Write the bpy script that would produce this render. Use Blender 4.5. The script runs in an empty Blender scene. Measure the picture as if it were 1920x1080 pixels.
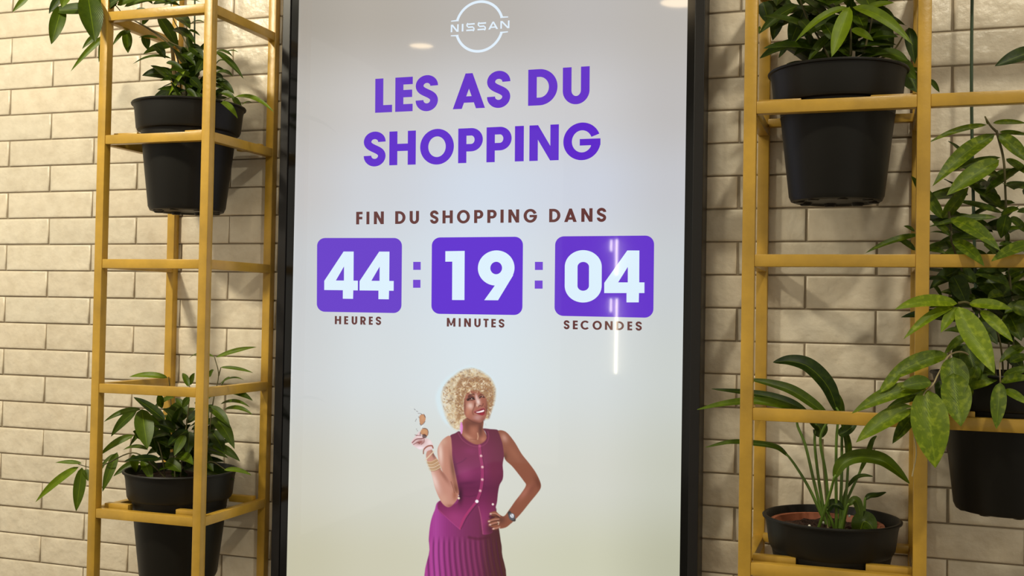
import bpy, bmesh, math, random
import numpy as np
from mathutils import Vector, Matrix
from mathutils.geometry import tessellate_polygon

sc = bpy.context.scene
COL = sc.collection
R = random.Random(7)

# ---------------------------------------------------------------- camera
# U is the height of one wall tile course; "v" below counts courses downwards from a datum
U = 0.077
Z0 = 2.334
F_PX = 2007.6
ROT = np.array([[0.94720839, -0.01745557, 0.32014304],
                [0.00991347, 0.99963395, 0.0251733],
                [-0.32046526, -0.02067063, 0.94703471]])
CAM = np.array([31.6663993, 10.18342796, -32.81943718])

def W(X, v, z):                       # course units (right, down, into the wall) -> metres
    return Vector((X*U, z*U, Z0 - v*U))
cam_d = bpy.data.cameras.new('camera')
cam = bpy.data.objects.new('camera', cam_d); COL.objects.link(cam)
cam_d.sensor_width = 36; cam_d.lens = F_PX/1920*36; cam_d.clip_start = 0.02
def dirw(a): return Vector((a[0], a[2], -a[1]))
cx, cy_, cz = dirw(ROT[0]), -dirw(ROT[1]), -dirw(ROT[2])
cl = W(*CAM)
cam.matrix_world = Matrix(((cx.x, cy_.x, cz.x, cl.x), (cx.y, cy_.y, cz.y, cl.y), (cx.z, cy_.z, cz.z, cl.z), (0, 0, 0, 1)))
sc.camera = cam

def at(x, y, d):                      # a point on the vertical plane d metres in front of the wall
    r = ROT.T @ np.array([(x-960)/F_PX, (y-540)/F_PX, 1.0])
    t = (-d/U - CAM[2])/r[2]
    p = CAM + r*t
    return W(*p)
def pxscale(d):                       # metres per photo pixel near that plane, roughly
    return 1.0/(F_PX/((CAM[2]*-1 - d/U)*1.03))*U

# ---------------------------------------------------------------- world, lights, exposure
w = bpy.data.worlds.new('world'); sc.world = w; w.use_nodes = True
w.node_tree.nodes['Background'].inputs[0].default_value = (1.0, 0.93, 0.77, 1)
w.node_tree.nodes['Background'].inputs[1].default_value = 0.52
sc.view_settings.view_transform = 'Standard'
sc.view_settings.look = 'None'
sc.view_settings.gamma = 1
sc.view_settings.use_curve_mapping = False
sc.view_settings.exposure = 0.0
CEIL = 3.4
def spot(name, loc, target, energy, size=0.06, angle=100, blend=0.6, color=(1, .86, .64)):
    l = bpy.data.lights.new(name, 'SPOT'); l.energy = energy; l.shadow_soft_size = size
    l.spot_size = math.radians(angle); l.spot_blend = blend; l.color = color
    o = bpy.data.objects.new(name, l); COL.objects.link(o); o.location = loc
    o.rotation_euler = (Vector(target)-Vector(loc)).to_track_quat('-Z', 'Y').to_euler()
    return o
LAMPS = [((-0.1, -1.9, CEIL-.05), (0.1, 0, 1.15), 280, .12, (1, .925, .72)),
         ((1.1, -1.7, CEIL-.05), (1.0, 0, 1.3), 40, .12, (1, .92, .70)),
         ((2.85, -0.8, CEIL-.05), (2.5, 0, 1.9), 17, .03, (1, .94, .78)),
         ((2.9, -1.9, CEIL-.05), (2.5, 0, 1.4), 76, .07, (1, .93, .74))]
for k, (l, t, e, s, c) in enumerate(LAMPS):
    spot('downlight_beam', l, t, e, s, color=c)

# ---------------------------------------------------------------- helpers
def lin(c):
    c = np.asarray(c, float)/255.0
    return np.where(c <= .04045, c/12.92, ((c+.055)/1.055)**2.4)
def rgba(c): return tuple(float(x) for x in lin(c)) + (1.0,)
def tagit(o, label=None, cat=None, group=None, kind=None):
    if label: o['label'] = label
    if cat: o['category'] = cat
    if group: o['group'] = group
    if kind: o['kind'] = kind
    return o
def empty(name, loc):
    o = bpy.data.objects.new(name, None); COL.objects.link(o); o.location = loc; o.empty_display_size = .05
    return o
class MB:
    def __init__(s): s.v = []; s.f = []; s.uv = []; s.col = []; s.smooth = True
    def add(s, vs, fs, uvs=None, col=None):
        n = len(s.v); s.v += [tuple(p) for p in vs]; s.f += [tuple(i+n for i in f) for f in fs]
        s.uv += uvs if uvs else [(0, 0)]*len(vs)
        s.col += [col if col else (1, 1, 1, 1)]*len(vs)
    def build(s, name, mat, parent=None, smooth=True, attrs=False):
        me = bpy.data.meshes.new(name)
        off = Vector(parent_loc(parent)) if parent else Vector((0, 0, 0))
        me.from_pydata([tuple(Vector(p)-off) for p in s.v], [], s.f)
        if attrs:
            ul = me.uv_layers.new(name='uv')
            li = np.empty(len(me.loops), int); me.loops.foreach_get('vertex_index', li)
            ul.data.foreach_set('uv', np.array(s.uv)[li].ravel())
            ca = me.color_attributes.new('tone', 'FLOAT_COLOR', 'POINT')
            ca.data.foreach_set('color', np.array(s.col, dtype=float).ravel())
        if smooth:
            me.polygons.foreach_set('use_smooth', [True]*len(me.polygons))
            if not attrs: me.set_sharp_from_angle(angle=math.radians(34))
        me.update()
        o = bpy.data.objects.new(name, me); COL.objects.link(o)
        if mat: me.materials.append(mat)
        if parent: o.parent = parent
        return o
    def box(s, a, b, ch=0.0):         # corners in metres, optional chamfered edges
        x0, y0, z0 = a; x1, y1, z1 = b
        bm = bmesh.new()
        bmesh.ops.create_cube(bm, size=1)
        for vv in bm.verts:
            vv.co = Vector((x0 if vv.co.x < 0 else x1, y0 if vv.co.y < 0 else y1, z0 if vv.co.z < 0 else z1))
        if ch: bmesh.ops.bevel(bm, geom=list(bm.edges), offset=ch, segments=2, affect='EDGES', profile=.5)
        bm.verts.index_update()
        s.add([v.co.copy() for v in bm.verts], [[v.index for v in f.verts] for f in bm.faces]); bm.free()
    def lathe(s, c, prof, n=56, close=False):
        vs = []; fs = []
        for (r, z) in prof:
            for k in range(n):
                a = 2*math.pi*k/n; vs.append((c[0]+r*math.cos(a), c[1]+r*math.sin(a), z))
        for i in range(len(prof)-1):
            for k in range(n):
                k2 = (k+1) % n
                fs.append((i*n+k, i*n+k2, (i+1)*n+k2, (i+1)*n+k))
        s.add(vs, fs)
    def tube(s, pts, r, n=7, r2=None, uvc=None):
        pts = smooth3(pts, 6)
        vs = []; fs = []
        m = len(pts)
        for i, p in enumerate(pts):
            t = (pts[min(i+1, m-1)]-pts[max(i-1, 0)]).normalized()
            a = t.cross(Vector((0, 1, .3))).normalized(); b = t.cross(a).normalized()
            rr = r if r2 is None else r+(r2-r)*i/(m-1)
            for k in range(n):
                g = 2*math.pi*k/n; vs.append(p+a*rr*math.cos(g)+b*rr*math.sin(g))
        for i in range(m-1):
            for k in range(n):
                k2 = (k+1) % n
                fs.append((i*n+k, i*n+k2, (i+1)*n+k2, (i+1)*n+k))
        fs.append(tuple(range(n))[::-1]); fs.append(tuple((m-1)*n+k for k in range(n)))
        s.add(vs, fs)
def parent_loc(p):
    l = Vector((0, 0, 0))
    while p: l += p.location; p = p.parent
    return l
def smooth3(pts, k):
    pts = [Vector(p) for p in pts]
    if len(pts) < 3:
        return [pts[0].lerp(pts[1], i/4) for i in range(5)]
    out = []
    P = [pts[0]*2-pts[1]] + pts + [pts[-1]*2-pts[-2]]
    for i in range(1, len(P)-2):
        for j in range(k):
            t = j/k; p0, p1, p2, p3 = P[i-1:i+3]
            out.append(.5*((2*p1)+(-p0+p2)*t+(2*p0-5*p1+4*p2-p3)*t*t+(-p0+3*p1-3*p2+p3)*t**3))
    out.append(P[-2]); return out

# ---------------------------------------------------------------- materials
def newmat(name):
    m = bpy.data.materials.new(name); m.use_nodes = True
    nt = m.node_tree; b = nt.nodes['Principled BSDF']
    return m, nt, b
def noise(nt, scale, detail=3, rough=.5, coord=None):
    n = nt.nodes.new('ShaderNodeTexNoise'); n.inputs['Scale'].default_value = scale
    n.inputs['Detail'].default_value = detail; n.inputs['Roughness'].default_value = rough
    if coord: nt.links.new(coord, n.inputs['Vector'])
    return n
def ramp(nt, fac, stops):
    r = nt.nodes.new('ShaderNodeValToRGB'); e = r.color_ramp.elements
    while len(e) < len(stops): e.new(.5)
    for k, (p, c) in enumerate(stops): e[k].position = p; e[k].color = c
    nt.links.new(fac, r.inputs[0]); return r.outputs[0]
def bump(nt, b, h, strength, dist=.002):
    bp = nt.nodes.new('ShaderNodeBump'); bp.inputs['Strength'].default_value = strength
    bp.inputs['Distance'].default_value = dist
    nt.links.new(h, bp.inputs['Height']); nt.links.new(bp.outputs[0], b.inputs['Normal']); return bp
def simple(name, c, rough=.5, metal=0, bumpy=None, var=0.0, spec=.5):
    m, nt, b = newmat(name)
    b.inputs['Roughness'].default_value = rough; b.inputs['Metallic'].default_value = metal
    b.inputs['Specular IOR Level'].default_value = spec
    g = nt.nodes.new('ShaderNodeNewGeometry')
    if var:
        n = noise(nt, 9, 4, .6, g.outputs['Position'])
        c = np.array(c, float)
        col = ramp(nt, n.outputs[0], [(.3, rgba(c*(1-var))), (.7, rgba(np.clip(c*(1+var), 0, 255)))])
        nt.links.new(col, b.inputs['Base Color'])
    else: b.inputs['Base Color'].default_value = rgba(c)
    if bumpy:
        n = noise(nt, bumpy[0], 3, .6, g.outputs['Position']); bump(nt, b, n.outputs[0], bumpy[1], bumpy[2])
    return m
def tile_material():
    m, nt, b = newmat('cream_glazed_tile')
    a = nt.nodes.new('ShaderNodeVertexColor'); a.layer_name = 'tone'
    g = nt.nodes.new('ShaderNodeNewGeometry')
    n = noise(nt, 22, 4, .55, g.outputs['Position'])
    col = ramp(nt, n.outputs[0], [(.25, rgba((216, 203, 180))), (.6, rgba((230, 219, 198)))])
    mx = nt.nodes.new('ShaderNodeMix'); mx.data_type = 'RGBA'; mx.blend_type = 'MULTIPLY'; mx.inputs[0].default_value = 1
    nt.links.new(col, mx.inputs[6]); nt.links.new(a.outputs[0], mx.inputs[7]); nt.links.new(mx.outputs[2], b.inputs['Base Color'])
    b.inputs['Roughness'].default_value = .34
    n1 = noise(nt, 26, 2, .5, g.outputs['Position']); n2 = noise(nt, 110, 3, .6, g.outputs['Position'])
    ad = nt.nodes.new('ShaderNodeMath'); ad.operation = 'MULTIPLY_ADD'; ad.inputs[1].default_value = .22
    nt.links.new(n2.outputs[0], ad.inputs[0]); nt.links.new(n1.outputs[0], ad.inputs[2])
    bump(nt, b, ad.outputs[0], .62, .007)
    return m
M = {}
M['tile'] = tile_material()
M['grout'] = simple('taupe_grout', (150, 136, 115), .9, 0, (300, .4, .001), .08)
M['ochre'] = simple('ochre_painted_steel', (187, 147, 55), .34, 0, (70, .22, .002), .09)
M['pot'] = simple('black_plastic', (20, 18, 14), .5, 0, (90, .05, .001), 0, .32)
M['soil'] = simple('dark_bark_soil', (52, 33, 24), .95, 0, (160, 1.0, .01), .5)
M['terracotta'] = simple('terracotta_plastic', (150, 84, 56), .6, 0, None, .1)
M['frame'] = simple('black_anodised_metal', (24, 21, 21), .38, .2)
M['frame_glass'] = simple('black_glass_border', (6, 6, 7), .12)
M['floor'] = simple('grey_stone_floor', (120, 112, 100), .35, 0, None, .08)
M['ceiling'] = simple('white_ceiling', (205, 200, 190), .9)
M['stake'] = simple('green_coated_stake', (52, 72, 48), .5)
M['stem'] = simple('brown_green_stem', (84, 78, 42), .6, 0, None, .2)
M['green_stem'] = simple('green_stalk', (104, 134, 50), .45, 0, None, .15)
M['pale_stem'] = simple('pale_stem', (168, 152, 112), .6)
M['white_metal'] = simple('white_lamp_trim', (220, 216, 208), .4)
def emis(name, c, strength):
    m, nt, b = newmat(name); b.inputs['Base Color'].default_value = (0, 0, 0, 1)
    b.inputs['Emission Color'].default_value = rgba(c); b.inputs['Emission Strength'].default_value = strength
    return m
def screen_mat(name, c=None, k=1.0, alpha=False):
    m, nt, b = newmat(name)
    b.inputs['Base Color'].default_value = (0, 0, 0, 1); b.inputs['Roughness'].default_value = .03
    b.inputs['Specular IOR Level'].default_value = .5
    b.inputs['Emission Strength'].default_value = k
    if c is not None: b.inputs['Emission Color'].default_value = rgba(c)
    else:
        a = nt.nodes.new('ShaderNodeVertexColor'); a.layer_name = 'tone'
        nt.links.new(a.outputs[0], b.inputs['Emission Color'])
        if alpha: nt.links.new(a.outputs[1], b.inputs['Alpha'])
    return m
M['lamp_glow'] = emis('lamp_glow', (255, 226, 180), 14)
M['tube_glow'] = emis('tube_glow', (255, 244, 214), 34)

def leaf_material(name, dark, bright, mottle=0.0):
    m, nt, b = newmat(name)
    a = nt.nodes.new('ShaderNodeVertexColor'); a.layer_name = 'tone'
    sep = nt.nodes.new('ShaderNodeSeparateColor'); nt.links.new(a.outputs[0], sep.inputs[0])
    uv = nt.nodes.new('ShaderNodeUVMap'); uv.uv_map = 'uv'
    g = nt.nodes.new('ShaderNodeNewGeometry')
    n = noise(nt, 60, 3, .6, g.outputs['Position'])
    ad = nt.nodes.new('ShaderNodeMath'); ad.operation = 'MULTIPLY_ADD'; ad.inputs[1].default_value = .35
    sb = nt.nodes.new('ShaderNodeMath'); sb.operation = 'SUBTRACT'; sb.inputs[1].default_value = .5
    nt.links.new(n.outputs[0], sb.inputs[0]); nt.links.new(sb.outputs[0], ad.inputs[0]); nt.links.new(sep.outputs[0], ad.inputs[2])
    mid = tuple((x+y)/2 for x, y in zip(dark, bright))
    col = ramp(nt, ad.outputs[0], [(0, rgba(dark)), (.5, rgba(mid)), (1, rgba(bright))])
    # midrib: lighter thin line where u is near the middle, side veins as soft stripes
    su = nt.nodes.new('ShaderNodeSeparateXYZ'); nt.links.new(uv.outputs[0], su.inputs[0])
    d = nt.nodes.new('ShaderNodeMath'); d.operation = 'SUBTRACT'; d.inputs[1].default_value = .5; nt.links.new(su.outputs[0], d.inputs[0])
    ab = nt.nodes.new('ShaderNodeMath'); ab.operation = 'ABSOLUTE'; nt.links.new(d.outputs[0], ab.inputs[0])
    rib = ramp(nt, ab.outputs[0], [(.0, (1, 1, 1, 1)), (.032, (0, 0, 0, 1))])
    mx = nt.nodes.new('ShaderNodeMix'); mx.data_type = 'RGBA'
    mul = nt.nodes.new('ShaderNodeMath'); mul.operation = 'MULTIPLY'; mul.inputs[1].default_value = .26
    nt.links.new(rib, mul.inputs[0]); nt.links.new(mul.outputs[0], mx.inputs[0])
    nt.links.new(col, mx.inputs[6]); mx.inputs[7].default_value = rgba(tuple(min(255, x*1.15+14) for x in bright))
    last = mx.outputs[2]
    if mottle:
        v = nt.nodes.new('ShaderNodeTexNoise'); v.inputs['Scale'].default_value = 95; v.inputs['Detail'].default_value = 2
        nt.links.new(g.outputs['Position'], v.inputs['Vector'])
        sp = ramp(nt, v.outputs[0], [(.5, (0, 0, 0, 1)), (.68, (1, 1, 1, 1))])
        m2 = nt.nodes.new('ShaderNodeMath'); m2.operation = 'MULTIPLY'; m2.inputs[1].default_value = mottle
        nt.links.new(sp, m2.inputs[0])
        m3 = nt.nodes.new('ShaderNodeMath'); m3.operation = 'MULTIPLY'; nt.links.new(sep.outputs[0], m3.inputs[0]); m3.inputs[1].default_value = 1.5
        m4 = nt.nodes.new('ShaderNodeMath'); m4.operation = 'MULTIPLY'; nt.links.new(m3.outputs[0], m4.inputs[0]); nt.links.new(m2.outputs[0], m4.inputs[1])
        mx2 = nt.nodes.new('ShaderNodeMix'); mx2.data_type = 'RGBA'
        nt.links.new(m4.outputs[0], mx2.inputs[0]); nt.links.new(last, mx2.inputs[6]); mx2.inputs[7].default_value = rgba((168, 184, 40))
        last = mx2.outputs[2]
    nt.links.new(last, b.inputs['Base Color'])
    b.inputs['Roughness'].default_value = .40
    b.inputs['Specular IOR Level'].default_value = .3
    wv = nt.nodes.new('ShaderNodeTexWave'); wv.bands_direction = 'DIAGONAL'; wv.inputs['Scale'].default_value = 9
    nt.links.new(uv.outputs[0], wv.inputs[0]); bump(nt, b, wv.outputs[0], .12, .001)
    tr = nt.nodes.new('ShaderNodeBsdfTranslucent'); nt.links.new(last, tr.inputs[0])
    ms = nt.nodes.new('ShaderNodeMixShader'); ms.inputs[0].default_value = .22
    nt.links.new(b.outputs[0], ms.inputs[1]); nt.links.new(tr.outputs[0], ms.inputs[2])
    nt.links.new(ms.outputs[0], nt.nodes['Material Output'].inputs[0])
    return m
M['leaf'] = leaf_material('green_leaf', (24, 44, 4), (142, 166, 12))
M['leaf_spotted'] = leaf_material('spotted_green_leaf', (26, 46, 4), (134, 158, 10), .45)

# ---------------------------------------------------------------- the setting
X_L, X_R = -16.0, 56.0               # extent of the tiled wall, course units
HW = 1.9826                          # half a tile's length, in courses
def build_wall():
    mb = MB(); g = .031; rr = random.Random(3)
    r0 = math.ceil((Z0-CEIL)/U)-1; r1 = int(Z0/U)
    vs = []; fs = []; cols = []
    for row in range(r0, r1+1):
        par = row % 2
        k = math.floor(X_L/HW)-2
        if k % 2 != par: k += 1
        while k*HW < X_R:
            x0, x1 = k*HW+g, (k+2)*HW-g
            a, b_ = row+g*.8, row+1-g*.8
            t = .93+.09*rr.random(); tw = 1-.03*rr.random()
            jx = (rr.random()-.5)*.03; ju = (rr.random()-.5)*.012
            tilt = (rr.random()-.5)*.016; tilt2 = (rr.random()-.5)*.008
            base = len(vs)
            # four rings: wall edge, lip, rounded shoulder, flat face
            for (i, zz) in ((0, 0.02), (0.0, -.025), (.016, -.046), (.05, -.058), (.12, -.063)):
                for (px, py) in ((x0+i, a+i*.8), (x1-i, a+i*.8), (x1-i, b_-i*.8), (x0+i, b_-i*.8)):
                    vs.append(tuple(W(px+jx, py+ju, zz+(tilt*(py-row-.5)+tilt2*(px-(x0+x1)/2)/4 if zz < 0 else 0))))
                    cols.append((t, t*tw, t*tw*tw, 1))
            for q in range(4):
                for c in range(4):
                    c2 = (c+1) % 4
                    fs.append((base+q*4+c, base+q*4+c2, base+(q+1)*4+c2, base+(q+1)*4+c))
            fs.append(tuple(base+16+c for c in range(4)))
            k += 2
    mb.v = vs; mb.f = fs; mb.uv = [(0, 0)]*len(vs); mb.col = cols
    root = MB()
    root.box((X_L*U, 0.0, 0), (X_R*U, .12, CEIL))
    wl = root.build('wall_back', M['grout'], smooth=False); wl['kind'] = 'structure'
    o = mb.build('tile_courses', M['tile'], wl, attrs=True)
    o['label'] = 'cream glazed brick tiles'
build_wall()
fl = MB(); fl.box((X_L*U, -8, -.1), (X_R*U, .12, 0)); fl.build('floor', M['floor'], smooth=False)['kind'] = 'structure'
ce = MB(); ce.box((X_L*U, -8, CEIL), (X_R*U, .12, CEIL+.1)); ce.build('ceiling', M['ceiling'], smooth=False)['kind'] = 'structure'

# ceiling downlights: the fittings whose beams light the wall
def downlight(loc, label):
    r = empty('ceiling_downlight', loc)
    tagit(r, label, 'ceiling light', 'ceiling downlights over the plant wall')
    b = MB(); b.lathe(loc, [(.034, CEIL-.012), (.055, CEIL-.014), (.058, CEIL-.004), (.055, CEIL)], 28); b.build('trim_ring', M['white_metal'], r)
    c = MB(); c.lathe(loc, [(.0001, CEIL-.004), (.034, CEIL-.004)], 28); c.build('lens', M['lamp_glow'], r)
WHERE = ['round white ceiling downlight above the left rack', 'round white ceiling downlight above the lit display',
         'round white ceiling downlight close to the wall above the right rack', 'round white ceiling downlight out in front of the right rack']
for ((lx, ly, lz), t, e, s_, c_), lb in zip(LAMPS, WHERE):
    downlight((lx, ly, CEIL), lb)
# lamps of the hall behind the viewer, seen only as reflections in the display's glass
def mirrored(px, py, zc=None, yc=None):
    d = ROT.T @ np.array([(px-960)/F_PX, (py-540)/F_PX, 1.0])
    t = (-.985-CAM[2])/d[2]; p = CAM+d*t; r = dirw(d*np.array([1, 1, -1])).normalized(); q = W(*p)
    k = (zc-q.z)/r.z if zc is not None else (yc-q.y)/r.y
    return q+r*k
for (px, py, rr_, lb) in ((790, 84, .085, 'round ceiling downlight in the hall behind the viewer, left one'), (1140, 196, .06, 'round ceiling downlight far back in the hall'), (1276, 2, .12, 'large round ceiling downlight behind the viewer, right one')):
    q = mirrored(px, py, zc=CEIL)
    r = empty('ceiling_downlight', (q.x, q.y, CEIL)); tagit(r, lb, 'ceiling light')
    b = MB(); b.lathe(q, [(rr_, CEIL-.012), (rr_*1.3, CEIL-.014), (rr_*1.35, CEIL-.004), (rr_*1.3, CEIL)], 28); b.build('trim_ring', M['white_metal'], r)
    c = MB(); c.lathe(q, [(.0001, CEIL-.004), (rr_, CEIL-.004)], 28); c.build('lens', M['lamp_glow'], r)
YC = -6.5
a_ = mirrored(1157, 575, yc=YC)
m = MB(); m.box((a_.x-.5, YC-.35, 0), (a_.x+.5, YC-.02, CEIL)); m.build('trim_1', M['ceiling'], smooth=False)['kind'] = 'structure'
for (px, y0, y1, hw, lb) in ((1157, 449, 515, .0065, 'upper right vertical light tube on the pillar'), (1157, 560, 700, .0065, 'lower right vertical light tube on the pillar'), (1146.5, 450, 471, .005, 'short upper left vertical light tube on the pillar'), (1146, 560, 585, .005, 'short lower left vertical light tube on the pillar')):
    t0 = mirrored(px, y0, yc=YC); t1 = mirrored(px, y1, yc=YC)
    r = empty('light_tube', (t0.x, YC, t1.z)); tagit(r, lb, 'wall light')
    z0_, z1_ = min(t0.z, t1.z), max(t0.z, t1.z)
    m = MB(); m.box((t0.x-hw*1.4, YC-.02, z0_-.01), (t0.x+hw*1.4, YC, z1_+.01), .001); m.build('housing', M['white_metal'], r)
    m = MB(); m.box((t0.x-hw, YC, z0_), (t0.x+hw, YC+.02, z1_), .004); m.build('diffuser', M['tube_glow'], r)

# ---------------------------------------------------------------- yellow racks
def bx(u0, v0, z0, u1, v1, z1):
    a = W(u0, v1, z0); b = W(u1, v0, z1)
    return tuple(a), tuple(b)
def rack(name, label, xs, zf, s, levels, zb, top, bot, tabs, fronttop=None):
    r = empty(name, W((xs[0]+xs[-1])/2, Z0/U, (zf+zb)/2))
    tagit(r, label, 'plant rack', 'ochre metal plant racks')
    ch = .0016
    for x in xs:
        for z in (zf, zb):
            m = MB(); a, b = bx(x, top, z, x+s, bot, z+s); m.box(a, b, ch); m.build('post', M['ochre'], r)
    for v in levels:
        for i in range(len(xs)-1):
            for z in (zf,):
                m = MB(); a, b = bx(xs[i]+s, v, z+.015, xs[i+1], v+s, z+s-.015); m.box(a, b, ch); m.build('rail', M['ochre'], r)
        for x in xs:
            m = MB(); a, b = bx(x+.015, v, zf+s, x+s-.015, v+s, zb); m.box(a, b, ch); m.build('side_rail', M['ochre'], r)
    ln_ = .93 if len(xs) == 2 else 1.12
    for (i, v) in tabs:                # short bars across the corners that carry a pot's rim
        for z in (zf+s+.12, zb-.37):
            for (u0, u1) in ((xs[i]+s, xs[i]+s+ln_), (xs[i+1]-ln_, xs[i+1])):
                m = MB(); a, b = bx(u0, v-.12, z, u1, v+.12, z+.25); m.box(a, b, ch); m.build('support_bar', M['ochre'], r)
    return r
LS, RS = .299, .326
rack('plant_rack', 'ochre metal box rack on the left of the screen, one column wide',
     [7.538, 11.524], -4.108, LS, [.651+4.05*k for k in range(-2, 8)], -.349-.0, -8.4, Z0/U, [(0, .651+4.05), (0, .651+16.2)])
rack('plant_rack', 'ochre metal box rack on the right of the screen, two columns wide',
     [28.34, 32.647, 36.954], -4.067, RS, [4.552+4.046*k for k in range(-3, 7)], -.376, -8.4, Z0/U, [(0, 4.552), (1, 12.644), (0, 16.69)])

# ---------------------------------------------------------------- digital totem
ZF = -1.0
kx0, kx1 = 12.5, 26.82
SX0, SX1 = 13.09, 26.29
ktop, kbot = -3.0, Z0/U
SV0, SV1 = -2.1, 21.4
tot = empty('display_totem', W((kx0+kx1)/2, kbot, -.5))
tagit(tot, 'tall black framed digital advertising display with a lit screen between the two ochre racks', 'display screen')
m = MB(); a, b = bx(kx0, ktop, ZF+.06, kx1, kbot, -.13); m.box(a, b, .002); m.build('housing', M['frame'], tot, smooth=False)
fw = .3
for (u0, v0, u1, v1) in ((kx0, ktop, kx0+fw, kbot), (kx1-fw, ktop, kx1, kbot), (kx0+fw, ktop, kx1-fw, ktop+.6), (kx0+fw, SV1+1.2, kx1-fw, kbot)):
    m = MB(); a, b = bx(u0, v0, ZF-.03, u1, v1, ZF+.06); m.box(a, b, .0015); m.build('frame_rail', M['frame'], tot, smooth=False)
m = MB(); a, b = bx(kx0+fw, ktop+.6, ZF+.02, kx1-fw, SV1+1.2, ZF+.06); m.box(a, b); m.build('glass_border', M['frame_glass'], tot, smooth=False)

DS = -(ZF+.015)*U                     # distance of the picture surface from the wall, metres
# picture background: colours measured across the photograph, in its own frame of 1920 x 1080
GX = [560, 700, 900, 1100, 1260]
GY = [-200, 30, 200, 350, 500, 700, 900, 1060, 1500]
GC = [[(160, 152, 140), (172, 165, 154), (178, 172, 166), (182, 177, 172), (178, 172, 164)],
      [(168, 161, 150), (178, 171, 161), (183, 178, 172), (188, 184, 181), (186, 181, 175)],
      [(190, 186, 180), (200, 197, 195), (206, 206, 208), (203, 202, 204), (190, 187, 186)],
      [(197, 195, 194), (204, 207, 213), (208, 217, 230), (205, 210, 222), (196, 197, 202)],
      [(200, 203, 205), (208, 216, 223), (213, 224, 234), (210, 216, 222), (200, 205, 208)],
      [(204, 207, 207), (212, 218, 220), (216, 226, 231), (213, 219, 219), (203, 208, 204)],
      [(204, 202, 188), (210, 210, 199), (215, 216, 207), (211, 212, 202), (198, 200, 186)],
      [(198, 194, 168), (204, 201, 178), (208, 207, 186), (204, 204, 180), (186, 186, 162)],
      [(190, 180, 140), (195, 188, 150), (200, 195, 160), (196, 190, 150), (175, 170, 135)]]
GC = np.array(GC, float)
def project(p):                       # metres -> photo pixel
    q = ROT @ (np.array([p[0]/U, (Z0-p[2])/U, p[1]/U])-CAM)
    return 960+F_PX*q[0]/q[2], 540+F_PX*q[1]/q[2]
def bgcol(x, y):
    x = np.clip(x, GX[0], GX[-1]); y = np.clip(y, GY[0], GY[-1])
    i = np.clip(np.searchsorted(GX, x)-1, 0, len(GX)-2); j = np.clip(np.searchsorted(GY, y)-1, 0, len(GY)-2)
    gx = np.array(GX, float); gy = np.array(GY, float)
    fx = (x-gx[i])/(gx[i+1]-gx[i]); fy = (y-gy[j])/(gy[j+1]-gy[j])
    fx = fx*fx*(3-2*fx); fy = fy*fy*(3-2*fy)
    fx = fx[..., None]; fy = fy[..., None]
    return (GC[j, i]*(1-fx)+GC[j, i+1]*fx)*(1-fy)+(GC[j+1, i]*(1-fx)+GC[j+1, i+1]*fx)*fy
def build_screen():
    nx, ny = 40, 84
    vs = []; px = []
    for j in range(ny+1):
        for i in range(nx+1):
            p = W(SX0+(SX1-SX0)*i/nx, SV0+(SV1-SV0)*j/ny, ZF+.015); vs.append(tuple(p)); px.append(project(p))
    px = np.array(px); c = lin(bgcol(px[:, 0], px[:, 1]))
    fs = [(j*(nx+1)+i, (j+1)*(nx+1)+i, (j+1)*(nx+1)+i+1, j*(nx+1)+i+1) for j in range(ny) for i in range(nx)]
    m = MB(); m.v = vs; m.f = fs; m.uv = [(0, 0)]*len(vs); m.col = [tuple(q)+(1,) for q in c]
    return m.build('screen_panel', screen_mat('screen_picture'), tot, smooth=False, attrs=True)
screen = build_screen()
screen['label'] = 'lit pale grey screen picture'

# ---- lettering, drawn letter by letter as flat shapes on the screen
def ring(cx, cy, rx, ry, sx, sy, a0, a1, n=40):
    P = []
    for i in range(n+1):
        a = math.radians(a0+(a1-a0)*i/n); P.append((a, math.cos(a), math.sin(a)))
    return [[(cx+rx*P[i][1], cy+ry*P[i][2]), (cx+rx*P[i+1][1], cy+ry*P[i+1][2]),
             (cx+(rx-sx)*P[i+1][1], cy+(ry-sy)*P[i+1][2]), (cx+(rx-sx)*P[i][1], cy+(ry-sy)*P[i][2])] for i in range(n)]
def rc(x0, y0, x1, y1): return [(x0, y0), (x1, y0), (x1, y1), (x0, y1)]
def strokepath(pts, s, closed=False, k=10):
    q = smooth3([(x, y, 0) for x, y in pts], k); out = []
    L = []; Rr = []
    for i, p in enumerate(q):
        t = (q[min(i+1, len(q)-1)]-q[max(i-1, 0)]); t.normalize()
        nrm = Vector((-t.y, t.x, 0))*s/2
        L.append((p+nrm)[:2]); Rr.append((p-nrm)[:2])
    return [[tuple(L[i]), tuple(L[i+1]), tuple(Rr[i+1]), tuple(Rr[i])] for i in range(len(q)-1)]
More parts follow.
